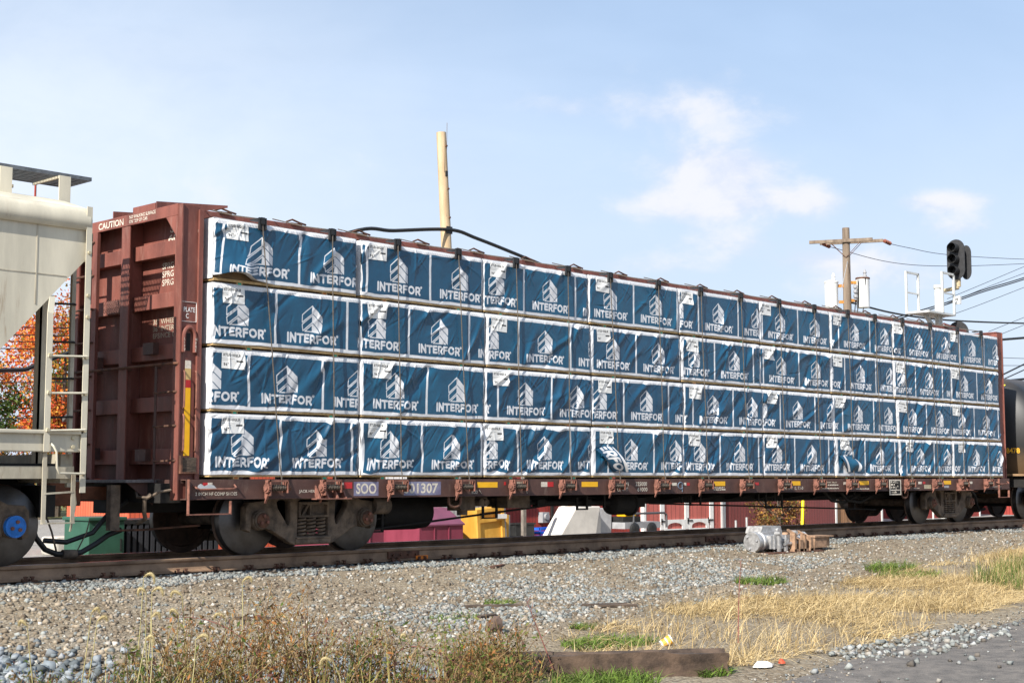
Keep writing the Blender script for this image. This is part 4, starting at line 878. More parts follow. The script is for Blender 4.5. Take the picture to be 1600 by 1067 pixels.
hb('air_hose', MB().tube([(-1.86, -.42, .62), (-1.80, -.42, .50), (-1.72, -.40, .30), (-1.58, -.38, .15), (-1.42, -.36, .09), (-1.24, -.36, .08), (-1.08, -.36, .10), (-.88, -.36, .20), (-.72, -.36, .30), (-.55, -.38, .36)], .034, 10), BLKP)
hb('hose_coupling', MB().cyl((-1.34, -.36, .085), (-1.16, -.36, .08), .055, 10), GRIME)
hb('hose_chain', MB().tube([(-1.62, -.4, .62), (-1.5, -.38, .36), (-1.42, -.36, .12)], .012, 6).tube([(-1.15, -.36, .10), (-1.02, -.36, .34), (-.98, -.36, .50)], .008, 6), GRIME)
hb('angle_cock', MB().cyl((-1.90, -.42, .62), (-1.70, -.42, .62), .05, 10).box(-1.84, -1.80, -.5, -.44, .56, .72), pm('yellow_green_tag', (.55, .5, .08), .6, .2))
BLUECAP = pm('blue_bearing_cap', (.015, .16, .55), .5, .25, 12)
th = make_truck(hp, -3.26, BLUECAP)
hb('bearing_guard', MB().cyl((-2.371, -1.10, .459), (-2.371, -1.165, .459), .125, 24), BLUECAP)
# ------------------------------------------------------------------ tank car at the right
tk = thing('tank_car', 'black tank car with yellow lettering and tan road dirt behind the flatcar', 'railcar', (32, 0, 0))
TR, TZ, TX = 1.50, 2.02, 24.15
def tank_mat():
    m = bpy.data.materials.new('tank_black_paint'); m.use_nodes = True; nt = m.node_tree; b = nt.nodes['Principled BSDF']; tc = N(nt, 'ShaderNodeTexCoord'); sp = N(nt, 'ShaderNodeSeparateXYZ'); nt.links.new(tc.outputs['Object'], sp.inputs[0])
    n1 = noise(nt, tc.outputs['Object'], 2.5, 6, .6); low = mrange(nt, M(nt, 'ADD', sp.outputs[2], M(nt, 'MULTIPLY', n1, .5)), 2.05, 1.55, 0, .85); top = mrange(nt, M(nt, 'ADD', sp.outputs[2], M(nt, 'MULTIPLY', n1, .3)), 3.3, 3.6, 0, .7)
    c = mixc(nt, low, mixc(nt, n1, (.010, .010, .011), (.017, .017, .017)), (.11, .068, .033)); c = mixc(nt, top, c, (.07, .055, .042)); nt.links.new(c, b.inputs['Base Color']); b.inputs['Roughness'].default_value = .5; return m
TKM = tank_mat()
m = MB(); pr = [(TR * math.cos(a), TX - .62 * math.sin(a)) for a in np.linspace(math.pi / 2, 0, 12)]; pr[0] = (.01, pr[0][1])
pr += [(TR, TX + 3), (TR, TX + 8), (TR, TX + 13)] + [(max(.01, TR * math.cos(a)), TX + 13 + .62 * math.sin(a)) for a in np.linspace(.05, math.pi / 2, 12)]
m.lathe([(r_, x_) for r_, x_ in pr], (0, 0, TZ), 'x', 64); m.build('tank_shell', TKM, tk)
YELP = pm('yellow_lettering', (.75, .40, .03), .6, .15, 10); YELB = pm('bright_yellow_mark', (.85, .70, .02), .6, .1, 10)
def head_text(s, y, z, h, w_, mat):
    o = put_text(s, 0, y, z, h, w_, mat, tk, '-x', .02); me = o.data
    for v in me.vertices:
        yy_ = v.co.y + y; zz_ = v.co.z + z - TZ; q = max(0, 1 - (yy_ ** 2 + zz_ ** 2) / TR ** 2); v.co.x = TX - .62 * math.sqrt(q) - .006
    o.location.x = 0 - wl(tk).x
head_text('498478', -.56, 1.60, .13, .46, YELP); head_text('T', -.40, 3.13, .17, .20, YELB)
def tb(n, m, mat=BLK, sm=False): return m.build(n, mat, tk, sm)
tb('underframe', MB().box(23.3, 38.2, -.3, .3, .62, .98).box(23.2, 23.5, -1.4, 1.4, .78, 1.05))
tb('end_platform', MB().box(23.1, 25.2, -1.5, 1.5, 1.05, 1.10), pm('tan_dirty_steel', (.24, .15, .08), .75, .4, 5))
tb('bolster', MB().box(24.9, 25.5, -1.35, 1.35, .78, 1.05)); tb('saddle', MB().prism([(-1.2, 1.0), (1.2, 1.0), (1.25, 1.35), (.8, .82 + .2), (-.8, 1.02), (-1.25, 1.35)], 'x', 24.9, 25.4))
tb('handrail', MB().tube([(23.3, -1.45, 1.10), (23.3, -1.45, 1.95), (23.5, -1.62, 2.05), (37, -1.62, 2.05)], .016, 8), BLK, True)
tb('coupler', MB().box(22.9, 23.4, -.09, .09, .73, .90), MATS['coupler_rust'])
make_truck(tk, 25.2); make_truck(tk, 36.2)
# ------------------------------------------------------------------ background: sheds, bins, clutter behind the track
ZG = -.475
def siding(name, c, pitch=.10):
    if name in MATS: return MATS[name]
    m = pm(name, c, .65, .15, 2.5, streak=4); nt = m.node_tree; b = nt.nodes['Principled BSDF']; tc = N(nt, 'ShaderNodeTexCoord'); sp = N(nt, 'ShaderNodeSeparateXYZ'); nt.links.new(tc.outputs['Object'], sp.inputs[0])
    g = M(nt, 'FRACT', M(nt, 'DIVIDE', M(nt, 'ADD', sp.outputs[0], M(nt, 'MULTIPLY', sp.outputs[1], 1.0)), pitch)); h = mrange(nt, M(nt, 'ABSOLUTE', M(nt, 'SUBTRACT', g, .5)), .42, .48, 1, 0)
    bn = N(nt, 'ShaderNodeBump'); bn.inputs['Strength'].default_value = 1; bn.inputs['Distance'].default_value = .012; nt.links.new(h, bn.inputs['Height']); nt.links.new(bn.outputs[0], b.inputs['Normal'])
    src = b.inputs['Base Color'].links[0].from_socket; nt.links.new(mixc(nt, h, tuple(x * .45 for x in c), src), b.inputs['Base Color']); return m
SHING = pm('roof_shingle', (.09, .085, .08), .9, .3, 8, bump=.5)
def shed(label, x0, x1, y0, depth, h, mat, trim=True, rise=.7, cat='shed'):
    S = thing('garden_shed', label, cat, ((x0 + x1) / 2, y0 + depth / 2, ZG), 0, 'sheds on the lot behind the track')
    y1 = y0 + depth; MB().box(x0, x1, y0, y1, ZG, h).build('wall', mat, S, False)
    for x in (x0, x1): pass
    MB().prism([(y0 - .12, h - .02), ((y0 + y1) / 2, h + rise), (y1 + .12, h - .02), (y1 + .12, h + .06), ((y0 + y1) / 2, h + rise + .09), (y0 - .12, h + .06)], 'x', x0 - .1, x1 + .1).build('roof', SHING, S, False)
    MB().prism([(y0, h), (y1, h), ((y0 + y1) / 2, h + rise)], 'x', x0 + .01, x1 - .01).build('gable', mat, S, False)
    if trim:
        for x in (x0 - .004, x1 - .096): MB().box(x, x + .10, y0 - .015, y0 + .10, ZG, h - .03).build('corner_trim', WHITE, S, False)
    return S
RED1 = siding('barn_red_siding', (.30, .040, .030), .12); RED2 = siding('coral_red_siding', (.48, .125, .10), .20); RED3 = siding('dark_red_siding', (.21, .055, .05), .15); ORG = siding('orange_red_siding', (.62, .11, .05), .10)
shed('orange-red sided shed behind the black slatted bin', 5.3, 10.6, 9.0, 2.4, 2.2, ORG, False)
sA = shed('barn-red sided shed with an electric meter box on its wall', 15.1, 20.5, 8.5, 3, 2.3, RED1, False)
MB().box(16.75, 17.0, 8.34, 8.498, -.12, .14).cyl((16.87, 8.34, .03), (16.87, 8.28, .03), .08, 14).build('meter_box', GREY, sA)
o = MB().box(17.62, 17.98, 8.36, 8.498, .02, .52).build('electric_box', WHITE, sA, False); MB().box(17.72, 17.86, 8.352, 8.36, .04, .50).build('box_door', pm('orange_panel', (.75, .32, .03), .5, .1), o, False)
MB().tube([(17.78, 8.43, .02), (17.78, 8.43, -.25), (17.6, 8.42, -.40), (17.2, 8.40, -.44)], .03, 8).build('conduit', WHITE, sA)
MB().box(17.20, 17.26, 8.43, 8.497, -.47, 2.2).build('downpipe', BLKP, sA, False)
sB = shed('coral-red shed with white-trimmed double doors and arched panels', 21.0, 24.68, 8.5, 2.4, 2.1, RED2)
for x in (21.72, 22.84, 24.02): MB().box(x, x + .17, 8.47, 8.498, ZG + .04, 1.9).build('door_trim', WHITE, sB, False)
for x0 in (21.89, 23.01):
    arch = [(x0 + .12, ZG + .06), (x0 + .83, ZG + .06), (x0 + .82, ZG + .10)] + [(x0 + .475 + .34 * math.cos(t), ZG + .12 + .11 * math.sin(t)) for t in np.linspace(.15, math.pi - .15, 10)] + [(x0 + .13, ZG + .10)]
    me = shape('door_panel', [(x0, ZG + .02), (x0 + .95, ZG + .02), (x0 + .95, -.16), (x0, -.16)], [arch], .03, WHITE); linkobj('door_panel', me, sB, Vector((0, 8.482, 0)) - wl(sB))
for x in (21.72, 22.92, 23.9): MB().box(x + .02, x + .26, 8.455, 8.469, -.22, -.18).box(x + .02, x + .06, 8.455, 8.469, -.28, -.12).build('hinge', BLKP, sB, False)
shed('dark red long shed standing behind the bush', 24.85, 31.1, 8.6, 3, 2.3, RED3)
shed('tan-brown sided shed beside the dark red long shed', 31.3, 32.2, 8.7, 3, 2.2, siding('tan_siding', (.33, .17, .08), .15), False)
shed('red shed with a white corner board past the tan-brown shed', 32.4, 34.0, 8.6, 3, 2.3, RED3)
shed('bright red shed with pale base beyond the wheels', 37.5, 43, 9.5, 3, 2.2, RED1); shed('bright red shed far down the track', 46, 60, 9.5, 3, 2.2, RED1, False)
sg = shed('small grey shed beside the yellow cabinets', 12.6, 14.45, 8.0, 1.6, 1.9, siding('grey_siding', (.42, .42, .42), .2), False)
sw = shed('cream shed with a red-ringed notice on its wall', 13.2, 15.6, 12.0, 2.4, 2.1, siding('cream_siding', (.62, .58, .5), .2), False)
o = MB().box(14.32, 14.72, 11.97, 11.997, .05, .50).build('notice', WHITE, sw, False); MB().tube([(14.52 + .09 * math.cos(t), 11.965, .36 + .09 * math.sin(t)) for t in np.linspace(0, 2 * math.pi, 17)], .018, 6).build('notice_ring', REDR, o)
MB().box(14.42, 14.62, 11.966, 11.97, .20, .22).box(14.40, 14.64, 11.966, 11.97, .13, .15).build('notice_line', BLKP, o, False)['kind'] = 'stuff'
# dumpsters
MAR = pm('maroon_paint', (.20, .035, .06), .5, .15, 3, streak=3); MARL = pm('maroon_lid', (.17, .05, .085), .4, .15, 4)
def dumpster(label, x0, x1, y0):
    S = thing('dumpster', label, 'dumpster', ((x0 + x1) / 2, y0 + .9, ZG), 0, 'maroon dumpsters')
    MB().prism([(y0, ZG), (y0, -.02), (y0 + .55, .30), (y0 + 1.9, .40), (y0 + 1.9, ZG)], 'x', x0, x1).build('bin', MAR, S, False)
    MB().prism([(y0 - .03, -.03), (y0 - .03, .0), (y0 + .55, .34), (y0 + 1.93, .445), (y0 + 1.93, .41), (y0 + .56, .305)], 'x', x0 - .03, x1 + .03).build('lid', MARL, S, False)
    for k in range(1, 3): x = x0 + (x1 - x0) * k / 3; MB().box(x - .012, x + .012, y0 - .018, y0 - .001, ZG + .02, -.05).build('rib', MAR, S, False)
dumpster('maroon steel dumpster with sloped lid beside the small grey shed', 10.85, 12.15, 6.5); dumpster('maroon steel dumpster with sloped lid, farther from the grey shed', 8.6, 9.75, 6.4)
# yellow plywood cabinets
def cabinet(label, x0, x1, y0, h, rot):
    C = thing('plywood_cabinet', label, 'cabinet', (x0, y0, ZG), rot, 'yellow plywood cabinets'); w_ = x1 - x0
    PLY = pm('yellow_plywood', (.62, .30, .035), .6, .2, 3, c2=(.74, .42, .08), streak=3)
    MB().box(0, w_, .02, .5, 0, h).build('carcass', PLY, C, False, True)
    m = MB().box(0, .09, -.03, .018, 0, h).box(w_ - .09, w_, -.03, .018, 0, h).box(.09, w_ - .09, -.03, .018, h - .07, h).box(.09, w_ - .09, -.03, .018, h - .30, h - .22); m.build('face_frame', PLY, C, False, True)
    MB().box(w_ - .001, w_ + .05, -.02, .5, 0, h - .01).build('edge_board', GREY, C, False, True)
    return C
c1_ = cabinet('yellow plywood cabinet with an open recessed front and grey edge', 12.9, 13.78, 6.8, .76, .0); c1_.rotation_euler = (0, R(-4), 0)
cabinet('lower yellow plywood cabinet beside the grey-edged one', 13.95, 14.3, 7.2, .62, .0)
o = tag(MB().box(13.45, 13.75, 6.70, 6.765, .08, .18).build('broken_bracket', WHITE, None, False), 'white broken bracket stuck on the yellow cabinet', 'bracket'); o.rotation_euler = (0, 0, 0)
m = MB(); m.box(14.62, 14.72, 7.0, 7.08, ZG, 1.3); tag(m.build('wooden_post', pm('grey_wood', (.22, .19, .16), .85, .3, 6, bump=.3), None, False), 'weathered grey post beside the yellow cabinets', 'post')
cr = thing('plastic_crate', 'bright blue plastic crate in front of the barn-red shed', 'crate', (16.3, 7.9, ZG)); BLUEC = pm('blue_plastic', (.02, .12, .62), .45, .15, 6)
for z in (ZG, ZG + .1, ZG + .2): MB().box(15.95, 16.75, 7.7, 7.725, z, z + .06).box(15.95, 15.975, 7.7, 8.1, z, z + .06).box(16.725, 16.75, 7.7, 8.1, z, z + .06).box(15.95, 16.75, 8.08, 8.1, z, z + .06).build('slat', BLUEC, cr, False)
MB().box(15.95, 16.75, 7.7, 8.1, ZG, ZG + .02).build('base', BLUEC, cr, False)
for x in (15.96, 16.35, 16.72): MB().box(x - .01, x + .02, 7.695, 7.71, ZG, ZG + .26).build('upright', BLUEC, cr, False)
kc = thing('storage_crate', 'black storage crate between grey post and blue crate', 'crate', (15.3, 7.8, ZG)); MB().box(15.0, 15.65, 7.6, 8.0, ZG, -.12).build('box', BLKP, kc, False, False, .02); MB().box(14.98, 15.67, 7.58, 8.02, -.12, -.08).build('lid', BLKP, kc, False)
# white leaning panels
tw = thing('leaning_panel', 'white fibreglass panel leaning up beside the meter wall', 'panel', (16.6, 7.2, ZG)); MB().prism([(15.85, ZG), (16.52, .30), (17.42, .30), (17.25, ZG)], 'y', 7.0, 7.6).build('shell', pm('white_fibreglass', (.66, .62, .56), .5, .12, 2.5), tw, False, False, .03)
MB().prism([(17.2, ZG), (17.42, .30), (17.5, -.05), (17.46, ZG)], 'y', 7.05, 7.5).build('end_face', MATS['white_fibreglass'], tw, False)
t2_ = thing('leaning_panel', 'crumpled pale grey panel leaning behind the white one', 'panel', (17.9, 7.4, ZG)); MB().prism([(17.5, ZG), (17.55, .26), (18.0, .24), (18.22, .10), (18.2, ZG)], 'y', 7.3, 7.7).build('shell', pm('grey_fibreglass', (.48, .47, .47), .6, .15, 3), t2_, False, False, .03)
jt = thing('utility_trailer', 'low grey utility trailer loaded with scrap beside the coral-red shed', 'trailer', (19.0, 7.2, ZG))
MB().box(18.25, 19.7, 6.9, 7.6, -.28, -.12).build('bed', GREY, jt, False); MB().tube([(18.6, 6.9, -.12), (18.6, 6.9, .1), (19.85, 6.9, .1), (19.95, 6.9, .05), (19.95, 6.9, -.28)], .03, 8).build('rail', pm('dark_pipe', (.08, .08, .085), .5, .2), jt)
MB().box(18.3, 19.0, 7.0, 7.4, -.12, .02).build('black_box', BLKP, jt, False); MB().box(18.45, 18.9, 7.05, 7.35, .02, .10).build('yellow_bag', YEL, jt, False, False, .03)
for x in (18.6, 19.3): MB().lathe([(.02, -.06), (.13, -.06), (.17, -.03), (.17, .03), (.13, .06), (.02, .06)], (x, 6.87, ZG + .17), 'y', 20).build('wheel', BLKP, jt)
for i, (x, h) in enumerate(((21.78, -.12), (22.28, -.05))): tag(MB().cyl((x, 6.0, -.5), (x, 6.0, h), .03, 10).build('marker_post', GALV, None), ['short grey marker post near the coral-red shed', 'taller grey marker post near the coral-red shed'][i], 'post', 'grey marker posts')
# green box, slatted bin, concrete block, cone
gb = thing('utility_box', 'dark green metal utility box beside the black slatted bin', 'utility box', (2.45, 5.4, -.5)); GRN = pm('dark_green_paint', (.025, .085, .055), .5, .15, 4)
MB().box(2.12, 2.78, 5.0, 5.8, -.52, .30).build('cabinet', GRN, gb, False, False, .015); MB().box(2.09, 2.81, 4.97, 5.83, .30, .36).build('top', GRN, gb, False, False, .015); MB().box(2.70, 2.72, 4.985, 5.0, -.2, .0).build('handle', BLKP, gb, False)
sb_ = thing('slatted_bin', 'black slatted bin beside the dark green utility box', 'bin', (3.9, 5.9, -.5)); MB().box(2.98, 5.0, 5.55, 6.4, -.52, .22).build('liner', BLK, sb_, False); MB().box(2.95, 5.03, 5.47, 6.43, .22, .29).build('rim', BLKP, sb_, False)
for k in range(17): MB().box(3.0 + k * .12, 3.07 + k * .12, 5.48, 5.55, -.52, .22).build('slat', pm('dark_grey_slat', (.035, .036, .042), .5, .2, 6), sb_, False)
cb = tag(MB().box(3.75, 4.75, 9.0, 9.6, ZG, -.12).build('concrete_block', pm('block_concrete', (.46, .43, .37), .85, .2, 4, bump=.3), None, False, False, .05), 'pale concrete block on the lot beside the traffic cone', 'block')
cn = thing('traffic_cone', 'small orange and white traffic cone behind the concrete block', 'traffic cone', (5.07, 10, ZG)); MB().box(4.93, 5.21, 9.86, 10.14, ZG, ZG + .03).build('base', pm('cone_orange', (.75, .12, .03), .5, .1), cn, False)
MB().lathe([(.11, .03), (.085, .18)], (5.07, 10, ZG), 'z', 16).lathe([(.055, .36), (.02, .55)], (5.07, 10, ZG), 'z', 16).build('cone', MATS['cone_orange'], cn); MB().lathe([(.085, .18), (.055, .36)], (5.07, 10, ZG), 'z', 16).build('stripe', WHITE, cn)
# ------------------------------------------------------------------ poles, signal, wires
PALE = pm('new_pole_wood', (.52, .36, .20), .75, .2, 6, c2=(.62, .47, .30), bump=.2, streak=8); OLD = pm('old_pole_wood', (.19, .135, .095), .85, .35, 5, c2=(.27, .21, .155), bump=.4, streak=8)
wp = thing('utility_pole', 'pale new wooden pole with flat top behind the lumber', 'utility pole', (17.45, 12.4, -.5)); MB().tube([(17.45, 12.4, -.55), (17.22, 12.4, 7.4), (17.0, 12.4, 10.6)], [.17, .148, .135], 16).build('pole', PALE, wp); MB().box(17.1, 17.3, 12.24, 12.3, 7.75, 7.95).build('cable_clamp', BLKP, wp, False)
MB().box(17.04, 17.12, 12.24, 12.27, 9.35, 9.5).build('pole_tag', BLKP, wp, False)
for z in (10.2, 9.0, 8.2): MB().cyl((17.03 + (10.6 - z) * .068, 12.22, z), (17.03 + (10.6 - z) * .068, 12.30, z), .03, 8).build('pole_bolt', RUST, wp)
for k in range(5): z = 7.6 + k * .62; x = 17.0 + (10.6 - z) * .068 + random.uniform(-.08, .08); MB().bar((x, 12.272, z), (x + .01, 12.272, z + random.uniform(.4, .9)), .012, .008, (0, 1, 0)).build('drying_crack', OLD, wp, False)
def wire(label, pts, r, group, name='overhead_wire', mat=None):
    P = [Vector(p) for p in pts]; Q = []
    for i in range(len(P) - 1):
        a, b = P[max(i - 1, 0)], P[min(i + 2, len(P) - 1)]
        for k in range(8):
            t = k / 8; p0, p1 = P[i], P[i + 1]; m0 = (p1 - a) / (2 if i else 1); m1 = (b - p0) / (2 if i < len(P) - 2 else 1)
            Q.append((2 * t ** 3 - 3 * t * t + 1) * p0 + (t ** 3 - 2 * t * t + t) * m0 + (-2 * t ** 3 + 3 * t * t) * p1 + (t ** 3 - t * t) * m1)
    Q.append(P[-1]); return tag(MB().tube(Q, r, 6).build(name, mat or BLKP, None), label, 'wire', group)
wire('thick black cable bundle clipped to the pale new pole', [(-9, 12.25, 2.0), (3.1, 12.25, 3.15), (5.31, 12.25, 3.56), (9.6, 12.25, 5.6), (13.6, 12.25, 7.34), (15.15, 12.25, 7.58), (17.2, 12.25, 7.86), (18.28, 12.25, 7.74), (20.13, 12.25, 7.43), (22.68, 12.25, 6.96), (30, 12.3, 5.6)], .05, None, 'overhead_cable')
tp_ = thing('utility_pole', 'old wooden pole with crossarm and two white transformers', 'utility pole', (42.78, 15, -.5)); PX, PY = 42.78, 15.
MB().tube([(PX, PY, -.55), (PX, PY, 8), (PX, PY, 11.42)], [.21, .17, .15], 14).build('pole', OLD, tp_)
ax_ = Vector((.42, -.90, 0)).normalized(); nx_ = Vector((-.90, -.42, 0)).normalized()
for off, dz, s0, s1 in ((.17, 0, -1.5, 1.1), (-.17, -.02, -1.1, 1.5)):
    c_ = Vector((PX, PY, 10.86 + dz)) + nx_ * off; MB().bar(c_ + ax_ * s0, c_ + ax_ * s1, .10, .13).build('crossarm', OLD, tp_, False)
    for s in (-1, 1): MB().bar(c_ + ax_ * s * .6 - Vector((0, 0, .07)), Vector((PX, PY, 10.15)) + nx_ * off, .03, .02).build('crossarm_brace', RUST, tp_, False)
CER = pm('brown_porcelain', (.22, .07, .04), .35, .2, 8)
for s, q in ((1.55, 1), (-.95, -1)):
    p0 = Vector((PX, PY, 10.80)) + ax_ * s; d_ = Vector((.95, 0, -.12)) * .55
    m = MB(); n = 12; m.tube([p0 + d_ * (k / n) for k in range(n + 1)], [.03 if k % 3 == 0 else .085 for k in range(n + 1)], 10); m.build('strain_insulator', CER, tp_)
WCAN = pm('transformer_white', (.70, .70, .68), .45, .08, 4, streak=3)
def can(label, s, z0, h, rim):
    p = Vector((PX, PY, 0)) + Vector((.69, -.72, 0)) * s; m = MB().lathe([(.02, 0), (.25, 0), (.27, .02), (.28, h - .03), (.29, h), (.20, h + .05), (.02, h + .06)], (p.x, p.y, z0), 'z', 28); o = m.build('transformer', WCAN, tp_); o['label'] = label
    MB().lathe([(.295, h - .05), (.30, h - .03), (.30, h + .01), (.26, h + .03)], (p.x, p.y, z0), 'z', 28).build('lid_band', rim, o); MB().lathe([(.06, h + .03), (.09, h + .12), (.05, h + .18), (.08, h + .24), (.05, h + .32), (.02, h + .38)], (p.x + .1, p.y - .05, z0), 'z', 12).build('bushing', WHITE if s < 0 else GREY, o)
    for z in (z0 + h * .25, z0 + h * .85): MB().bar((PX, PY, z), (p.x, p.y, z), .10, .12).build('mounting_bracket', pm('rusty_yellow_bracket', (.45, .20, .04), .7, .3, 10), tp_, False)
    return o
can('white transformer can with smooth lid', -.66, 8.02, 1.12, WCAN); can('white transformer can with rusty lid band', .66, 8.05, 1.25, RUST)
for k, (a, b) in enumerate((((.35, 9.0), (.3, 7.6)), ((.5, 9.2), (.4, 7.5)), ((.8, 9.3), (.62, 7.55)))):
    q = Vector((PX, PY, 0)) + Vector((.69, -.72, 0)) * a[0] + nx_ * .3; q2 = Vector((PX, PY, 0)) + Vector((.69, -.72, 0)) * b[0] + nx_ * .3; MB().tube([(q.x, q.y, a[1]), ((q.x + q2.x) / 2 + .1, (q.y + q2.y) / 2, (a[1] + b[1]) / 2), (q2.x, q2.y, b[1])], .022, 6).build('drop_lead', BLKP, tp_)
q = Vector((PX, PY, 0)) + Vector((.69, -.72, 0)) * .38 + nx_ * .3; MB().tube([(q.x, q.y, 9.0 - k * .05) for k in range(14)], [.02 if k % 4 == 0 else .09 for k in range(14)], 8).build('fuse_cutout', GREY, tp_)
LW = 'thin dark overhead wire crossing the sky beside the signal mast'; LG = 'thin overhead wires by the signal'
W15 = [[(43.9, 13.61, 10.73), (46.6, 14.2, 10.93), (51.67, 15, 11.28), (59.81, 15, 11.95), (67.8, 15, 12.8)], [(42.88, 15.85, 10.73), (46.92, 15.3, 10.45), (51.64, 15, 10.74), (59.79, 15, 11.72), (67.8, 15, 12.8)], [(47.64, 13, 8.69), (51.32, 13, 9.74), (55.35, 13, 10.9), (61.3, 13, 12.56)], [(47.8, 13.1, 8.5), (51.5, 13.1, 9.54), (55.55, 13.1, 10.62), (61.5, 13.1, 12.2)], [(44.37, 12.5, 7.27), (49, 12.5, 8.4), (54.17, 12.5, 9.76), (61.6, 12.5, 11.7)], [(49.4, 12, 7.33), (52.96, 12, 8.23), (58.7, 12, 9.65)], [(49.8, 12.2, 7.04), (53.37, 12.2, 7.93), (59.1, 12.2, 9.33)], [(50.66, 14, 6.46), (57.23, 14, 6.73), (64.8, 14, 7.08)], [(51, 14.2, 6.06), (57.6, 14.2, 6.42), (65.3, 14.2, 6.85)]]
for p in W15: wire(LW, p, .013, LG)
wire('twisted black service cable running from the transformer pole', [(PX, PY, 8.3), (43.34, 15, 8.29), (46.81, 15, 8.14), (51.5, 15, 8.22), (59.57, 15, 8.69), (69.2, 15, 9.4)], .04, None, 'overhead_cable')
for y in (0, .1): wire('upper of the paired heavy lines joined by a white spacer' if y == 0 else 'lower of the paired heavy lines joined by a white spacer', [(39.88, 12 + y, 6.97 - y), (45.39, 12 + y, 8.22 - y), (49.23, 12 + y, 9.17 - y), (53.09, 12 + y, 10.06 - y), (60.4, 12 + y, 11.86 - y)], .028, 'paired heavy lines', 'overhead_cable')
tag(MB().box(46.6, 46.75, 11.9, 12.2, 8.3, 8.62).bar((46.5, 12.05, 8.3), (46.85, 12.05, 8.65), .06, .06).build('line_spacer', WHITE, None, False), 'white spacer clamped on the paired heavy lines', 'spacer')
for (p, r_), lb_ in zip((([(40.73, 9, 6.06), (46.26, 9, 6.64), (52.7, 9, 7.3)], .05), ([(43.7, 10, 4.49), (48.39, 10, 5.74), (55.1, 10, 7.55)], .035), ([(43.9, 10.1, 4.38), (48.6, 10.1, 5.52), (55.3, 10.1, 7.28)], .025), ([(42.7, 9.5, 4.62), (47.24, 9.5, 5.04), (53.7, 9.5, 5.62)], .05)), ('thick black line highest above the black tank car', 'thicker of two steep black lines above the tank car', 'thinner of two steep black lines above the tank car', 'thick black line running just over the black tank')): wire(lb_, p, r_, 'heavy lines above the tank car', 'overhead_cable')
for z in (5.5, 5.25, 5.05, 4.83, 3.8, 2.7): wire('thin dark wire in front of the autumn maple', [(-25, 25, z - .8), (9, 25, z), (30, 25, z + 1.6)], .016, 'thin wires by the maple')
# signal mast
sm_ = thing('railway_signal', 'railway signal mast with maintenance platform and black oval three-lamp head', 'railway signal', (31.4, 5, -.5)); SX0, SY0 = 31.4, 5.; SIL = pm('aluminium_paint', (.56, .56, .53), .5, .12, 8)
MB().cyl((SX0, SY0, -.5), (SX0, SY0, 6.95), .115, 18).cyl((SX0, SY0, 6.9), (SX0, SY0, 7.0), .14, 18).build('mast', SIL, sm_)
MB().box(SX0 - 1.35, SX0 + .35, SY0 - .4, SY0 + .4, 6.02, 6.08).bar((SX0 - .9, SY0, 6.02), (SX0 - .1, SY0, 5.5), .08, .12).build('platform', SIL, sm_, False)
def rail_frame(x0, x1, y, zt): 
    m = MB(); 
    for x in (x0, x1): m.box(x - .03, x + .03, y - .03, y + .03, 6.08, zt)
    m.box(x0, x1, y - .03, y + .03, zt - .06, zt).box(x0, x1, y - .025, y + .025, (6.08 + zt) / 2 - .04, (6.08 + zt) / 2); return m
rail_frame(SX0 - 1.3, SX0 - .55, SY0 + .38, 7.35).build('railing', SIL, sm_, False)
m = MB()
for y0, y1, x in ((SY0 + .37, SY0 - .37, SX0 - 1.3),): pass
rail_frame(SX0 - .45, SX0 + .3, SY0 - .38, 7.35).build('railing', SIL, sm_, False)
m = MB()
for y in (SY0 + .18, SY0 - .18): m.bar((SX0 - .35, y, -.4), (SX0 - .35, y, 6.1), .03, .05)
for k in range(18): m.cyl((SX0 - .35, SY0 - .18, .0 + k * .33), (SX0 - .35, SY0 + .18, 0 + k * .33), .014, 6)
m.build('ladder', SIL, sm_, False)
BKS = pm('signal_black', (.028, .028, .030), .6, .2, 8)
hx, hz = SX0 + .55, 7.83
oval = [(.30 * math.cos(a), .34 + .30 * math.sin(a)) for a in np.linspace(0, math.pi, 14)] + [(.30 * math.cos(a), -.34 + .30 * math.sin(a)) for a in np.linspace(math.pi, 2 * math.pi, 14)]
me = shape('backplate', oval, [], .02, BKS); me.transform(Matrix.Rotation(R(-90), 4, 'Z')); linkobj('backplate', me, sm_, Vector((hx, SY0 - .35, hz)) - wl(sm_))
for dz in (.36, 0, -.36):
    h_ = MB(); h_.lathe([(.13, -.03), (.145, -.30), (.15, -.30), (.14, -.03)], (hx, SY0 - .35, hz + dz), 'x', 20); h_.build('lamp_hood', BLKP, sm_); MB().lathe([(.02, -.06), (.12, -.04), (.12, -.02)], (hx, SY0 - .35, hz + dz), 'x', 18).build('lens', pm('dark_lens', (.03, .03, .03), .15, .1), sm_)
MB().box(hx + .02, hx + .22, SY0 - .50, SY0 - .2, hz - .5, hz + .5).build('lamp_housing', BKS, sm_, False); MB().cyl((hx + .1, SY0 - .35, hz - .85), (hx + .1, SY0 - .35, hz - .5), .09, 12).cyl((SX0, SY0 - .1, 6.8), (hx + .1, SY0 - .35, 6.95), .06, 10).build('head_bracket', pm('tan_bracket', (.45, .36, .22), .6, .2), sm_)
me = me.copy(); me.transform(Matrix.Diagonal((1, .55, .85, 1))); linkobj('backplate', me, sm_, Vector((hx + .28, SY0 - .56, hz - .08)) - wl(sm_)); MB().bar((hx + .15, SY0 - .45, hz - .3), (hx + .28, SY0 - .52, hz - .3), .05, .05).build('head_strut', BKS, sm_, False)
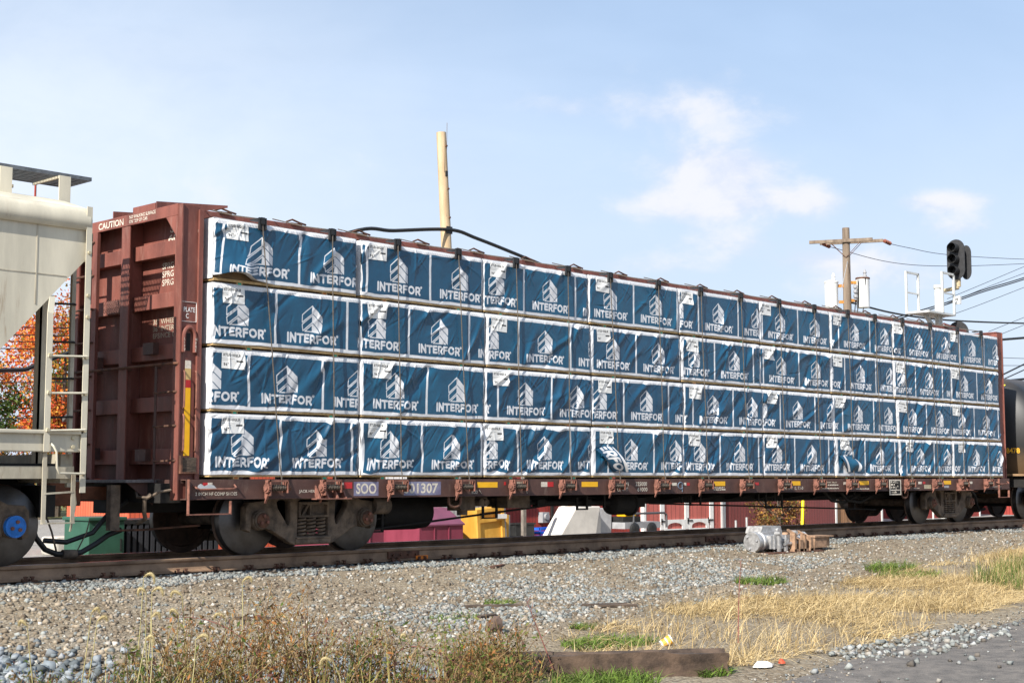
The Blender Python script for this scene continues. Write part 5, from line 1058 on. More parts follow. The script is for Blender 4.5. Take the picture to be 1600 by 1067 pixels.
me = shape('lower_backplate', [(.36 * math.cos(a), .36 * math.sin(a)) for a in np.linspace(0, 2 * math.pi, 25)[:-1]], [], .02, BKS); me.transform(Matrix.Rotation(R(-90), 4, 'Z')); linkobj('lower_backplate', me, sm_, Vector((SX0 + .55, SY0 - .35, 5.52)) - wl(sm_)); MB().bar((SX0, SY0, 5.4), (SX0 + .6, SY0 - .35, 5.4), .07, .07).build('head_bracket', SIL, sm_, False)
gp = thing('guy_wire', 'guy wire with bright yellow marker sleeve behind the bush', 'guy wire', (25.75, 6.5, -.5)); MB().tube([(25.75, 6.5, -.52), (26.25, 6.7, 1.5)], .045, 10).build('marker_sleeve', pm('bright_yellow_plastic', (.85, .66, .01), .4, .1), gp); MB().tube([(25.75, 6.5, -.52), (26.25, 6.7, 1.5), (42.7, 14.9, 10.0)], .012, 6).build('wire', GALV, gp)
# ------------------------------------------------------------------ vegetation
def ribbons(P, H, Wd, lean, col, seg=4, droop=.6, seed=1, spread=.0):
    """grass blades: P (n,3) roots; returns verts, quads, colours"""
    g = np.random.default_rng(seed); n = len(P); h = H if np.ndim(H) else np.full(n, H)
    a = g.uniform(0, 2 * np.pi, n); ln = g.uniform(lean[0], lean[1], n); w_ = g.uniform(.6, 1.2, n) * Wd
    t = np.linspace(0, 1, seg); dirx, diry = np.cos(a), np.sin(a); b = a + g.uniform(.8, 2.3, n)
    out = np.zeros((n, seg, 2, 3))
    for k, s in enumerate(t):
        r = h * ln * (s ** 1.5); z = h * (s - droop * ln * s * s * .55); ww = w_ * (1 - s * .93) / 2
        for j, sg in enumerate((-1, 1)):
            out[:, k, j, 0] = P[:, 0] + dirx * r + sg * ww * np.cos(b); out[:, k, j, 1] = P[:, 1] + diry * r + sg * ww * np.sin(b); out[:, k, j, 2] = P[:, 2] + np.maximum(z, .004) + sg * ww * .3
    base = np.arange(n)[:, None] * seg * 2; q = np.concatenate([np.stack([base[:, 0] + k * 2, base[:, 0] + k * 2 + 1, base[:, 0] + k * 2 + 3, base[:, 0] + k * 2 + 2], -1) for k in range(seg - 1)])
    c = np.repeat(col, seg * 2, axis=0); return out.reshape(-1, 3), q, c
def pal(n, cols, wts, seed=0, jit=.25):
    g = np.random.default_rng(seed); i = g.choice(len(cols), n, p=np.array(wts) / sum(wts)); c = np.array(cols)[i]; return np.clip(c * (1 + g.uniform(-jit, jit, (n, 1))), 0, 1)
GRASSM = colattr('grass_blades', .8, .2, trans=.25); LEAFM = colattr('leaf_colour', .75, .25, trans=.3); STONEM = colattr('stone_colour', .9, .25)
STRAW = [(.52, .38, .18), (.62, .48, .26), (.38, .27, .12), (.22, .15, .08)]; GREENS = [(.07, .12, .02), (.11, .17, .035), (.16, .20, .05)]
def inpoly(x, y, poly):
    ins = np.zeros(x.shape, bool)
    for (x0, y0), (x1, y1) in zip(poly, poly[1:] + poly[:1]): ins ^= ((y0 > y) != (y1 > y)) & (x < (x1 - x0) * (y - y0) / (y1 - y0 + 1e-12) + x0)
    return ins
def scatter(poly, n, seed, thr=None, sc=1.2, bias=None):
    g = np.random.default_rng(seed); p = np.array(poly); X = []; k = 0
    while k < n:
        x = g.uniform(p[:, 0].min(), p[:, 0].max(), n * 2); y = g.uniform(p[:, 1].min(), p[:, 1].max(), n * 2); ok = inpoly(x, y, poly)
        if thr is not None: ok &= (fbm(x * sc, y * sc, seed, 3) + g.normal(0, .05, len(x))) > thr
        X.append(np.stack([x[ok], y[ok]], -1)); k += ok.sum()
    X = np.concatenate(X)[:n]; return np.column_stack([X, gh(X[:, 0], X[:, 1])])
DRY = [(-1.15, -7.9), (.3, -7.45), (2.5, -6.7), (6, -6.3), (9, -5.6), (15, -4.4), (24, -3.2), (30, -3.6), (20, -6.2), (12, -7.6), (7.5, -8.7), (4.5, -9.4), (2.0, -9.75), (.2, -10.05), (-.9, -10.0), (-1.2, -9.2)]
P = scatter(DRY, 32000, 5, .0, .8); co, q, c = ribbons(P, np.random.default_rng(3).uniform(.07, .22, len(P)), .009, (.8, 3.0), pal(len(P), STRAW, (4, 4, 2, 1), 4), seed=6)
P2 = scatter(DRY, 5200, 15, .05, 1.1); co2, q2, c2_ = ribbons(P2, np.random.default_rng(13).uniform(.12, .36, len(P2)), .007, (.2, 1.3), pal(len(P2), STRAW, (4, 4, 2, 1), 14), seed=16)
me = npmesh('dry_grass', np.concatenate([co, co2]), np.concatenate([q, q2 + len(co)]), GRASSM, col=np.concatenate([c, c2_])); tag(linkobj('dry_grass', me), 'matted straw-yellow dry grass between gravel and road', 'grass', kind='stuff')
GP = [(7.6, -8.6), (8.2, -7.4), (10, -6.7), (13, -6.0), (17, -5.2), (19, -5.6), (13, -7.2), (9, -8.5)]
P = scatter(GP, 5200, 25, .02, 1.3); co, q, c = ribbons(P, np.random.default_rng(23).uniform(.12, .42, len(P)), .010, (.1, .9), pal(len(P), GREENS + STRAW[:2], (3, 3, 2, 2, 2), 24), seed=26)
me = npmesh('green_grass', co, q, GRASSM, col=c); tag(linkobj('green_grass', me), 'tall green grass growing at the road edge', 'grass', kind='stuff')
for i, (x, y, r_, n, h, lab) in enumerate(((-.44, -8.26, .42, 700, .10, 'low green grass patch behind the old timber'), (.25, -7.35, .13, 160, .08, 'tiny green tuft by the dry grass edge'), (6.3, -5.3, .38, 500, .13, 'round green grass tuft alone on the gravel'), (10.0, -5.2, .45, 500, .2, 'upright green tuft beside the straw grass'), (9.0, -6.0, .5, 600, .16, 'broad green patch at the head of the straw grass'), (1.45, -5.06, .2, 160, .08, 'small green sprig patch on the open gravel'), (.05, -5.8, .28, 200, .06, 'thin olive grass patch on the open gravel'), (-2.33, -9.80, .42, 900, .13, 'bright green leafy patch in front of the old timber'), (-1.32, -10.05, .14, 180, .10, 'green tuft at the end of the old timber'))):
    g = np.random.default_rng(300 + i); rr = r_ * np.sqrt(g.uniform(0, 1, n)); a = g.uniform(0, 6.283, n); x_ = x + rr * np.cos(a) * 1.2; y_ = y + rr * np.sin(a) * .8; P = np.column_stack([x_, y_, gh(x_, y_)])
    co, q, c = ribbons(P, g.uniform(.4, 1.2, n) * h, .014, (.3, 1.6), pal(n, GREENS + [(.14, .22, .03)], (2, 3, 2, 2), 310 + i), seed=320 + i)
    me = npmesh('grass_tuft', co - np.array((x, y, -.4)), q, GRASSM, col=c); o = tag(linkobj('grass_tuft', me, None, (x, y, -.4)), lab, 'grass tuft', 'green grass tufts'); o['kind'] = 'stuff' if False else o.get('kind', '') or ''
    if not o['kind']: del o['kind']
def leaves(n, centre, rad, size, cols, wts, seed, hollow=.3, clumps=0, flat=1.0):
    g = np.random.default_rng(seed); 
    if clumps:
        cc = g.normal(0, 1, (clumps, 3)); cc /= np.linalg.norm(cc, axis=1)[:, None]; cc *= (g.uniform(.25, 1, (clumps, 1)) ** .5); i = g.integers(0, clumps, n); p = cc[i] + g.normal(0, 1, (n, 3)) * g.uniform(.08, .17, clumps)[i][:, None]; crand = g.uniform(.5, 1.35, clumps)[i]
    else:
        p = g.normal(0, 1, (n, 3)); p /= np.linalg.norm(p, axis=1)[:, None]; p *= g.uniform(hollow, 1, (n, 1)) ** .6; crand = np.ones(n)
    p = np.array(centre) + p * np.array(rad); s = size * g.uniform(.6, 1.3, n); u = g.normal(0, 1, (n, 3)); u /= np.linalg.norm(u, axis=1)[:, None]; v = np.cross(u, g.normal(0, 1, (n, 3))); v /= np.linalg.norm(v, axis=1)[:, None]
    s = s[:, None]; V = np.stack([p - u * s, p - v * s * .5, p + u * s, p + v * s * .5], 1).reshape(-1, 3); Q = np.arange(n * 4).reshape(n, 4); c = np.repeat(pal(n, cols, wts, seed + 1) * crand[:, None], 4, axis=0); return V, Q, np.clip(c, 0, 1)
def tree(name, label, x, y, zb, trunk_h, centre, rad, n, size, cols, wts, seed, group=None, cat='tree', clumps=70):
    T = thing(name, label, cat, (x, y, zb), 0, group); g = random.Random(seed); c = Vector(centre); rad_ = rad
    m = MB(); m.tube([(x, y, zb - .1), (x + .05, y, zb + trunk_h * .5), (c.x, c.y, c.z - rad[2] * .3), (c.x, c.y, c.z + rad[2] * .6)], [.05 * rad[0] + .05, .045 * rad[0] + .04, .03 * rad[0] + .02, .01], 8)
    for k in range(9):
        z_ = zb + trunk_h * g.uniform(.6, 1.2); a = g.uniform(0, 6.28); m.tube([(x, y, z_), (x + rad[0] * .45 * math.cos(a), y + rad[1] * .45 * math.sin(a), z_ + rad[2] * .4), (x + rad[0] * .8 * math.cos(a), y + rad[1] * .8 * math.sin(a), z_ + rad[2] * .75)], [.03 * rad[0], .018 * rad[0], .006], 6)
    m.build('trunk', pm('bark', (.09, .07, .055), .9, .3, 8, bump=.5), T)
    V, Q, cl = leaves(n, centre, rad, size, cols, wts, seed, .2, clumps); me = npmesh('crown', V - np.array((x, y, zb)), Q, LEAFM, False, col=cl); linkobj('crown', me, T); return T
RO = [(.50, .10, .03), (.55, .20, .04), (.60, .30, .05), (.35, .05, .03), (.20, .20, .04)]
tree('maple_tree', 'red and orange autumn maple behind the hopper car', 15.3, 30, -.3, 2.4, (15.5, 30, 4.4), (2.4, 2.3, 3.1), 24000, .065, [(.62, .12, .03), (.66, .24, .04), (.70, .36, .06), (.40, .05, .03), (.24, .22, .04)], (5, 4, 2, 2, .6), 41, clumps=75)
tree('maple_tree', 'yellow-green turning maple right of the red one', 18.6, 33.5, -.2, 2.5, (18.6, 33.5, 4.4), (2.2, 2.2, 3.0), 11000, .09, [(.30, .26, .04), (.18, .20, .04), (.45, .30, .05), (.4, .12, .03)], (3, 3, 2, 1), 43)
tree('green_tree', 'dark green leafy tree left of the red maple', 12.3, 31, -.3, 2.0, (12.3, 31, 3.3), (1.9, 1.9, 2.0), 9000, .08, [(.05, .09, .02), (.08, .13, .03), (.13, .17, .04)], (3, 3, 1), 45)
for i, (x, cs, lab) in enumerate(((9.6, GREENS, 'green hedge shrub farthest from the maple'), (11.0, RO, 'red hedge shrub beside the green one'), (12.4, RO[1:], 'orange hedge shrub below the green tree'), (13.8, [(.45, .30, .05), (.5, .2, .04), (.25, .25, .05)], 'yellow hedge shrub below the maple'), (15.2, RO, 'red hedge shrub below the maple'), (16.6, [(.4, .3, .05), (.2, .22, .05)], 'olive-yellow hedge shrub past the maple'))):
    tree('hedge_shrub', lab, x, 28.2, -.36, .7, (x, 28.2, .9), (.95, .7, 1.15), 3000, .06, cs, [1] * len(cs), 60 + i, 'hedge shrubs along the lawn', 'shrub', 30)
tree('green_shrub', 'clipped green shrub beyond the coupler', 13.4, 27.6, -.36, .3, (13.4, 27.6, .25), (.55, .5, .55), 1800, .05, GREENS, (2, 2, 1), 71, None, 'shrub', 20)
tree('autumn_bush', 'brown and orange bush in front of the dark red shed', 25.9, 7.4, -.5, .4, (25.9, 7.4, .05), (1.25, .6, .75), 4200, .045, [(.22, .12, .06), (.30, .16, .07), (.45, .25, .05), (.16, .18, .04), (.35, .10, .04)], (4, 3, 1.5, 1, 1), 75, None, 'bush', 40)
# roadside weeds
WEED = [(.17, .105, .045), (.24, .14, .05), (.13, .13, .035), (.085, .125, .025), (.30, .13, .04), (.13, .06, .045)]
def weed(label, x, y, h, r_, cols, wts, n, seed, stems=46):
    g = np.random.default_rng(seed); z0 = float(gh(x, y)); T = thing('weed_clump', label, 'weeds', (x, y, z0), 0, 'weed clumps along the gravel edge'); V = []; Q = []; k = 0; tips = []
    m = MB()
    for s in range(stems):
        a = g.uniform(0, 6.283); rr = r_ * math.sqrt(g.uniform(0, 1)); bx, by = x + rr * .6 * math.cos(a), y + rr * .6 * math.sin(a); hh = h * g.uniform(.5, 1.1); lx, ly = g.normal(0, .22 * h), g.normal(0, .22 * h)
        pts = [(bx + lx * t * t, by + ly * t * t, z0 - .02 + hh * t * (1 - .12 * t)) for t in (0, .35, .7, 1.0)]; m.tube(pts, [.0045, .004, .003, .0015], 4, False); tips.append(pts)
    m.build('stems', pm('weed_stem', (.20, .11, .06), .85, .35, 10, c2=(.30, .20, .09)), T)
    i = g.integers(0, stems, n); t = g.uniform(.18, 1.0, n); A = np.array(tips); f = t * 3; j = np.minimum(f.astype(int), 2); fr = (f - j)[:, None]; p = A[i, j] * (1 - fr) + A[i, j + 1] * fr + g.normal(0, .028, (n, 3)) * (1 + h)
    s = (g.uniform(.006, .013, n) * np.where(g.uniform(0, 1, n) < .25, 2.2, 1))[:, None]; u = g.normal(0, 1, (n, 3)) + np.array((0, 0, .6)); u /= np.linalg.norm(u, axis=1)[:, None]; v = np.cross(u, g.normal(0, 1, (n, 3))); v /= np.linalg.norm(v, axis=1)[:, None]
    V = np.stack([p - u * s, p - v * s * .38, p + u * s, p + v * s * .38], 1).reshape(-1, 3); V[:, 2] = np.maximum(V[:, 2], z0 + .005)
    nb = int(70 * r_ / .35); aa = g.uniform(0, 6.283, nb); ra = r_ * np.sqrt(g.uniform(0, 1, nb)); bx_ = x + ra * np.cos(aa); by_ = y + ra * np.sin(aa)
    co, q_, c_ = ribbons(np.column_stack([bx_, by_, gh(bx_, by_)]), g.uniform(.45, 1.05, nb) * h, .008, (.15, 1.1), pal(nb, [(.36, .30, .10), (.45, .36, .16), (.16, .19, .04), (.24, .24, .06), (.22, .11, .05)], (3, 3, 2, 2, 1), seed + 9), seed=seed + 8); linkobj('blades', npmesh('blades', co - np.array((x, y, z0)), q_, GRASSM, col=c_), T)
    me = npmesh('foliage', V - np.array((x, y, z0)), np.arange(n * 4).reshape(n, 4), LEAFM, False, col=np.repeat(pal(n, cols, wts, seed + 5, .4), 4, axis=0)); linkobj('foliage', me, T); return T
WL = [(-6.55, -8.0, .30, .28, 'thin reddish', 'on the big gravel heap'), (-6.0, -8.4, .34, .32, 'sparse brown', 'at the foot of the gravel heap'), (-5.45, -8.75, .42, .36, 'dark green', 'among the foxtails'), (-5.15, -8.75, .50, .36, 'golden brown', 'among the foxtails'), (-4.85, -8.85, .52, .36, 'russet orange', 'beside the foxtails'), (-4.5, -8.95, .55, .38, 'dense russet', 'where the bare arching stems rise'), (-4.25, -9.2, .46, .36, 'olive brown', 'beside the dense russet clump'), (-4.0, -9.25, .50, .36, 'green and rust', 'under an arching red stem'), (-3.7, -9.45, .42, .36, 'dusty brown', 'left of the leafy upright sprig'), (-3.4, -9.6, .30, .36, 'low dry brown', 'below the leafy upright sprig'), (-3.15, -9.6, .34, .34, 'grey-brown', 'right of the leafy upright sprig'), (-2.85, -9.5, .42, .36, 'yellow and orange', 'left of the old timber'), (-2.6, -9.45, .44, .34, 'olive and orange', 'touching the old timber'), (-2.45, -9.15, .30, .28, 'pale reddish', 'behind the old timber end'), (-5.75, -9.3, .34, .4, 'mixed brown', 'nearest the road below the foxtails'), (-5.1, -9.7, .34, .4, 'tangled olive', 'nearest the road below the russet clump'), (-4.4, -10.0, .32, .4, 'tangled brown', 'nearest the road below the olive clump')]
for i, (x, y, h, r_, a, b) in enumerate(WL):
    wt = {'dark green': (1, 1, 2, 6, 0, 1), 'golden brown': (3, 5, 2, 2, 3, 0), 'russet orange': (3, 4, 1, 1, 6, 2), 'dense russet': (4, 4, 1, 1, 4, 3), 'yellow and orange': (2, 4, 2, 3, 5, 0)}.get(a, [(4, 2, 3, 4, 1, 3), (2, 3, 4, 5, 1, 2), (3, 2, 2, 1, 2, 5)][i % 3])
    hf = [1.1, .9, 1.15, 1.3, 1.35, 1.45, 1.1, 1.25, .8, .6, .7, 1.1, 1.2, .9, .7, .75, .7][i]
    weed(f'{a} weed clump {b}', x - (.22 if i in (11, 12, 13) else 0), y + (.2 if i in (11, 12, 13) else 0), h * hf + .03, r_ * (.95 if hf > 1 else 1.15), WEED, wt, 1500, 500 + i, 30)
weed('leafy bright green upright sprig alone on the gravel', -3.05, -8.95, .52, .06, [(.10, .17, .025), (.16, .24, .03), (.22, .26, .05)], (2, 3, 1), 420, 540, 7)
# foxtail grass
FOX = [(-6.16, -8.56, 0.16), (-5.65, -8.52, 0.2), (-5.52, -8.37, 0.13), (-5.58, -8.91, 0.34), (-5.28, -8.51, 0.4), (-5.4, -8.8, 0.33), (-5.2, -8.72, 0.29), (-5.56, -9.05, 0.2), (-5.32, -8.87, 0.19), (-4.88, -8.74, 0.13), (-5.69, -9.2, 0.09), (-5.31, -9.15, 0.06), (-4.66, -8.71, 0.35), (-4.64, -9.54, -0.1), (-4.47, -8.87, 0.1), (-3.85, -9.36, -0.03)]
SEED = pm('foxtail_seed', (.36, .28, .13), .9, .25, 40, c2=(.46, .38, .20)); STEMM = pm('foxtail_stem', (.30, .25, .10), .7, .3, 10, c2=(.38, .33, .15))
for i, (x, y, z) in enumerate(FOX):
    g = random.Random(900 + i); z0 = float(gh(x, y)); sd_ = g.choice((-1, 1)); bx, by = x - sd_ * .10, y + g.uniform(-.1, .1); z0 = float(gh(bx, by))
    T = thing('foxtail_grass', 'single foxtail grass stalk with drooping fuzzy seed head among the weeds', 'grass stalk', (bx, by, z0), 0, 'foxtail stalks among the weeds')
    hd = Vector((.69, -.72, 0)) * sd_; top = Vector((x, y, z)); p0 = Vector((bx, by, z0)); p1 = p0.lerp(top, .5) + Vector((0, 0, .08)); p2 = top - hd * .03 + Vector((0, 0, -.02))
    MB().tube([p0, p0.lerp(p1, .5), p1, p1.lerp(p2, .6), p2], [.0045, .004, .0035, .003, .0025], 5).build('stem', STEMM, T)
    g_w = g.uniform(.045, .085); g_d = g.uniform(.0, .05); n = 9; hp_ = [p2 + hd * (g_w * math.sin(t * 1.7)) + Vector((0, 0, .030 * math.sin(t * math.pi) - g_d * t * t)) for t in np.linspace(0, 1, n)]
    MB().tube(hp_, [.003, .007, .0095, .0105, .0105, .010, .009, .006, .002], 6).build('seed_head', SEED, T)
    roots_ = np.array([list(hp_[g.randrange(1, n - 1)] + Vector((g.gauss(0, .004), g.gauss(0, .004), g.gauss(0, .004)))) for _ in range(480)])
    d_ = np.random.default_rng(i).normal(0, 1, (480, 3)); d_ /= np.linalg.norm(d_, axis=1)[:, None]; e_ = roots_ + d_ * .016; sd2 = np.cross(d_, (0, 0, 1)) * .0009
    V = np.stack([roots_ - sd2, roots_ + sd2, e_ + sd2 * .3, e_ - sd2 * .3], 1).reshape(-1, 3); me = npmesh('bristles', V - np.array((bx, by, z0)), np.arange(1920).reshape(480, 4), SEED, False); linkobj('bristles', me, T)
    co, q, c = ribbons(np.array([[bx + g.gauss(0, .01), by + g.gauss(0, .01), z0] for _ in range(5)]), np.array([g.uniform(.2, .4) for _ in range(5)]), .013, (.4, 1.1), pal(5, [(.30, .26, .07), (.42, .34, .14)], (1, 1), i), seed=i + 50); me = npmesh('blade', co - np.array((bx, by, z0)), q, GRASSM, col=c); linkobj('blades', me, T)
# long bare arching stems
for i, (a, b, c, lab) in enumerate((((-4.6, -8.95, -.42), (-4.35, -8.75, .20), (-3.95, -9.05, -.15), 'long bare dark red stem arching over the russet clump'), ((-4.55, -9.0, -.42), (-4.75, -8.8, .18), (-5.2, -8.6, .12), 'long bare red stem arching over the golden clump'), ((-4.0, -9.3, -.42), (-3.75, -9.1, .10), (-3.4, -9.5, -.3), 'bare red stem bending towards the leafy sprig'), ((-2.3, -9.3, -.42), (-2.4, -9.2, -.05), (-2.5, -9.2, .12), 'thin dry stalk standing behind the timber'), ((.2, -9.2, -.42), (.35, -9.1, .0), (.55, -9.0, .30), 'thin leaning dry stalk in the straw grass'))):
    A, B_, C = Vector(a), Vector(b), Vector(c); pts = [(1 - t) ** 2 * A + 2 * t * (1 - t) * (B_ * 1.0) + t * t * C for t in np.linspace(0, 1, 12)]; m = MB().tube(pts, [.006 - .0004 * k for k in range(12)], 5)
    for k in range(3, 11): m.tube([pts[k], pts[k] + Vector((random.gauss(0, .04), random.gauss(0, .04), random.uniform(.02, .08)))], .0018, 4)
    tag(m.build('dry_stem', pm('red_stem', (.20, .07, .055), .8, .3, 10), None), lab, 'stem')
# ------------------------------------------------------------------ stones
base = np.array([(x, y, z) for x in (-1, 1) for y in (-1, 1) for z in (-1, 1)], float); FQ = np.array([(0, 1, 3, 2), (4, 6, 7, 5), (0, 4, 5, 1), (2, 3, 7, 6), (0, 2, 6, 4), (1, 5, 7, 3)])
def stones(name, P, size, cols, wts, seed, label, sink=.25):
    g = np.random.default_rng(seed); n = len(P); s = size[0] * (size[1] / size[0]) ** (g.uniform(0, 1, n) ** 1.5)
    sh = base[None] * g.uniform(.55, 1.0, (n, 1, 3)) * (1 + g.uniform(-.42, .25, (n, 8, 3)))
    q = g.normal(0, 1, (n, 4)); q /= np.linalg.norm(q, axis=1)[:, None]; w_, x, y, z = q.T
    Rm = np.stack([1 - 2 * (y * y + z * z), 2 * (x * y - z * w_), 2 * (x * z + y * w_), 2 * (x * y + z * w_), 1 - 2 * (x * x + z * z), 2 * (y * z - x * w_), 2 * (x * z - y * w_), 2 * (y * z + x * w_), 1 - 2 * (x * x + y * y)], -1).reshape(n, 3, 3)
    V = np.einsum('nij,nkj->nki', Rm, sh) * s[:, None, None] * .5; V[..., 2] *= .8
    V += P[:, None, :]; V[..., 2] += (s * sink)[:, None]
    me = npmesh(name, V.reshape(-1, 3), (FQ[None] + (np.arange(n) * 8)[:, None, None]).reshape(-1, 4), STONEM, False, col=np.repeat(pal(n, cols, wts, seed + 1, .3), 8, axis=0))
    return tag(linkobj(name, me), label, 'gravel', kind='stuff')
BAL = [(.19, .20, .19), (.24, .25, .235), (.13, .137, .134), (.26, .24, .21), (.115, .10, .085)]; TAN = [(.20, .16, .115), (.26, .215, .16), (.13, .10, .07), (.29, .26, .22), (.38, .355, .31)]
def band(n, x0, x1, y0, y1, seed, pw=1.5, jit=.15):
    g = np.random.default_rng(seed); x = x0 + (x1 - x0) * g.uniform(0, 1, n) ** pw; y = g.uniform(y0, y1, n) + jit * fbm(x * 1.3, x * 0, seed, 3) * 4; return np.column_stack([x, y, gh(x, y)])
P = band(15000, -7, 46, -2.05, -.93, 71); k = (~((np.abs(P[:, 1] + .755) < .1))) & ((fbm(P[:, 0] * .5, P[:, 1] * .9, 77, 3) > -.07) | (P[:, 1] > -1.25)); stones('ballast', P[k], (.028, .062), BAL, (4, 4, 3, 2, 1), 72, 'grey-green crushed ballast along the rail')
P = band(4200, -7, 40, -.66, .66, 73); stones('ballast', P, (.03, .06), BAL, (3, 3, 3, 2, 2), 74, 'crushed ballast lying between the rails'); P = band(2500, -5, 40, .9, 2.4, 75); stones('ballast', P, (.03, .06), BAL, (3, 3, 3, 2, 2), 76, 'crushed ballast on the far shoulder of the track')
P = band(36000, -8, 34, -7.6, -1.7, 77, 1.8, .3); k = ~inpoly(P[:, 0], P[:, 1], DRY) | (np.random.default_rng(1).uniform(0, 1, len(P)) < .15); stones('gravel', P[k], (.014, .060), TAN + BAL[:2], (4, 4, 3, 2, 1, 1.5, 1.5), 78, 'mixed brown and grey gravel spread over the dirt', .15)
LT = [(-1.5, -5.6), (2.6, -3.4), (9, -2.9), (12, -3.6), (4, -5.4), (.5, -6.8), (-2.5, -7.3), (-3.6, -6.6)]; P = scatter(LT, 5000, 81, -.02, .7); stones('gravel', P, (.022, .058), BAL + [(.36, .345, .315)], (4, 4, 2, 3, 1, 1), 82, 'pale grey gravel drift on the dirt', .15)
g = np.random.default_rng(83); n = 3600; x = g.normal(-6.3, .75, n); y = g.normal(-6.6, .85, n); P = np.column_stack([x, y, gh(x, y) + np.maximum(0, .05 * g.uniform(0, 1, n))]); stones('gravel_heap', P, (.045, .095), [(.16, .182, .195), (.21, .23, .245), (.115, .13, .137), (.28, .285, .285)], (4, 3, 3, 1), 84, 'heap of large blue-grey crushed stone at the weeds', .1)
P = band(2400, -4.9, -2.6, -8.9, -7.6, 85, 1, .2); stones('gravel_heap', P, (.035, .080), [(.17, .185, .20), (.22, .235, .245), (.12, .13, .137), (.30, .29, .275)], (4, 3, 3, 1), 86, 'large grey stones behind the weeds', .15)
RS = [(-.2, -10.5), (.3, -9.95), (1.9, -9.75), (3.2, -9.75), (3.6, -10.2), (2, -10.6), (.8, -10.75)]; P = scatter(RS, 360, 87); P[:, 2] += .012; stones('gravel', P, (.022, .068), BAL + [(.30, .305, .295)], (3, 4, 1, 2, 1, 2), 88, 'spilled pale ballast at the road edge', .2)
RS2 = [(-3, -12), (-3, -10.9), (5, -9.9), (9, -9.6), (9, -11), (3, -12.5)]; P = scatter(RS2, 170, 89); P[:, 2] += .014; stones('gravel', P, (.02, .07), BAL + [(.30, .305, .295)], (3, 4, 1, 2, 1, 2), 90, 'loose stones scattered on the asphalt', .2)
g = np.random.default_rng(91); x = g.uniform(-4, 12, 2600); y = road_edge(x) + g.normal(-.05, .22, 2600); P = np.column_stack([x, y, gh(x, y) + .008]); stones('grit', P, (.008, .026), TAN + BAL, [2] * 5 + [2] * 5, 92, 'fine grit along the crumbling road edge', .2)
# ------------------------------------------------------------------ small things in the foreground
tm_ = thing('railway_tie', 'old cracked wooden railway tie lying at the road edge', 'timber', (-1.98, -9.36, float(gh(-1.98, -9.36))), R(-40))
TBM = pm('weathered_tie_wood', (.045, .029, .020), .95, .5, 7, bump=1.0, bsc=22, c2=(.115, .075, .05), fine=.25)
bm = bmesh.new(); bmesh.ops.create_cube(bm, size=1); bmesh.ops.scale(bm, vec=(2.1, .25, .19), verts=bm.verts); bmesh.ops.subdivide_edges(bm, edges=[e for e in bm.edges if abs(e.verts[0].co.x - e.verts[1].co.x) > 1], cuts=22); bmesh.ops.subdivide_edges(bm, edges=[e for e in bm.edges if abs(e.verts[0].co.y - e.verts[1].co.y) > .15 or abs(e.verts[0].co.z - e.verts[1].co.z) > .12], cuts=5, use_grid_fill=True)
for v in bm.verts:
    p = v.co; n_ = fbm(np.array([p.x * 4]), np.array([p.y * 14 + p.z * 9]), 3, 3)[0]; v.co += Vector((fbm(np.array([p.y * 14]), np.array([p.z * 14]), 8, 3)[0] * .10, n_ * .035, n_ * .06 - .045 * math.exp(-((p.y + .02) / .03) ** 2) * (p.z > 0)))
me = bpy.data.meshes.new('timber'); bm.to_mesh(me); bm.free(); me.materials.append(TBM); me.shade_smooth(); me.set_sharp_from_angle(angle=R(50)); linkobj('timber', me, tm_, (0, 0, .085))
cu_ = thing('paper_cup', 'crushed orange and white paper cup tipped on the grass', 'cup', (-.13, -8.66, float(gh(-.13, -8.66)) + .03)); cu_.rotation_euler = (R(60), R(25), R(40))
MB().lathe([(.032, -.05), (.045, .055), (.042, .055), (.03, -.045)], (0, 0, 0), 'z', 20).build('cup_wall', WHITE, cu_, True, True); MB().lathe([(.0345, -.035), (.0385, .000), (.037, .0), (.033, -.035)], (0, 0, 0), 'z', 20).lathe([(.0405, .012), (.0445, .045), (.043, .045), (.039, .012)], (0, 0, 0), 'z', 20).build('orange_print', pm('orange_print', (.85, .30, .01), .5, .4, 30, c2=(.9, .5, .05)), cu_, True, True)
for i, (x, y, w_, h_, mt, lab) in enumerate(((-.78, -10.12, .14, .09, WHITE, 'crumpled clear plastic litter beside the timber end'), (-.58, -10.16, .05, .04, pm('red_scrap', (.5, .07, .03), .6, .2), 'small red scrap beside the plastic litter'))):
    bm = bmesh.new(); bmesh.ops.create_icosphere(bm, subdivisions=2, radius=1)
    for v in bm.verts: v.co = Vector((v.co.x * w_ * random.uniform(.5, 1), v.co.y * h_ * random.uniform(.5, 1), max(0, v.co.z) * .05 * random.uniform(.3, 1)))
    me = bpy.data.meshes.new('litter'); bm.to_mesh(me); bm.free(); me.materials.append(mt); tag(linkobj('litter', me, None, (x, y, float(gh(x, y)) + .012)), lab, 'litter')
for i, (x, y, l, a, lab) in enumerate(((4.2, -2.35, .55, .5, 'flat rusty steel strip on the ballast shoulder'), (1.0, -5.4, .6, -.6, 'thin brown stick on the open gravel'), (.3, -6.0, .3, .2, 'short broken board piece on the open gravel'), (2.2, -6.0, .55, -.5, 'weathered board scrap near the straw grass'), (2.0, -6.35, .42, -.7, 'second weathered board scrap near the straw grass'), (-1.5, -4.5, .4, -.9, 'small dark board scrap on the brown gravel'))):
    m = MB().box(-l / 2, l / 2, -.035, .035, 0, .03); o = m.build('wood_scrap', RUST if i == 0 else TIEW, None, False, True, .006); tag(o, lab, 'scrap'); o.location = (x, y, float(gh(x, y)) + .005); o.rotation_euler = (R(3), 0, a)
rk = MB(); bm = bmesh.new(); bmesh.ops.create_icosphere(bm, subdivisions=2, radius=.09)
for v in bm.verts: v.co *= random.uniform(.75, 1.1); v.co.z *= 1.25
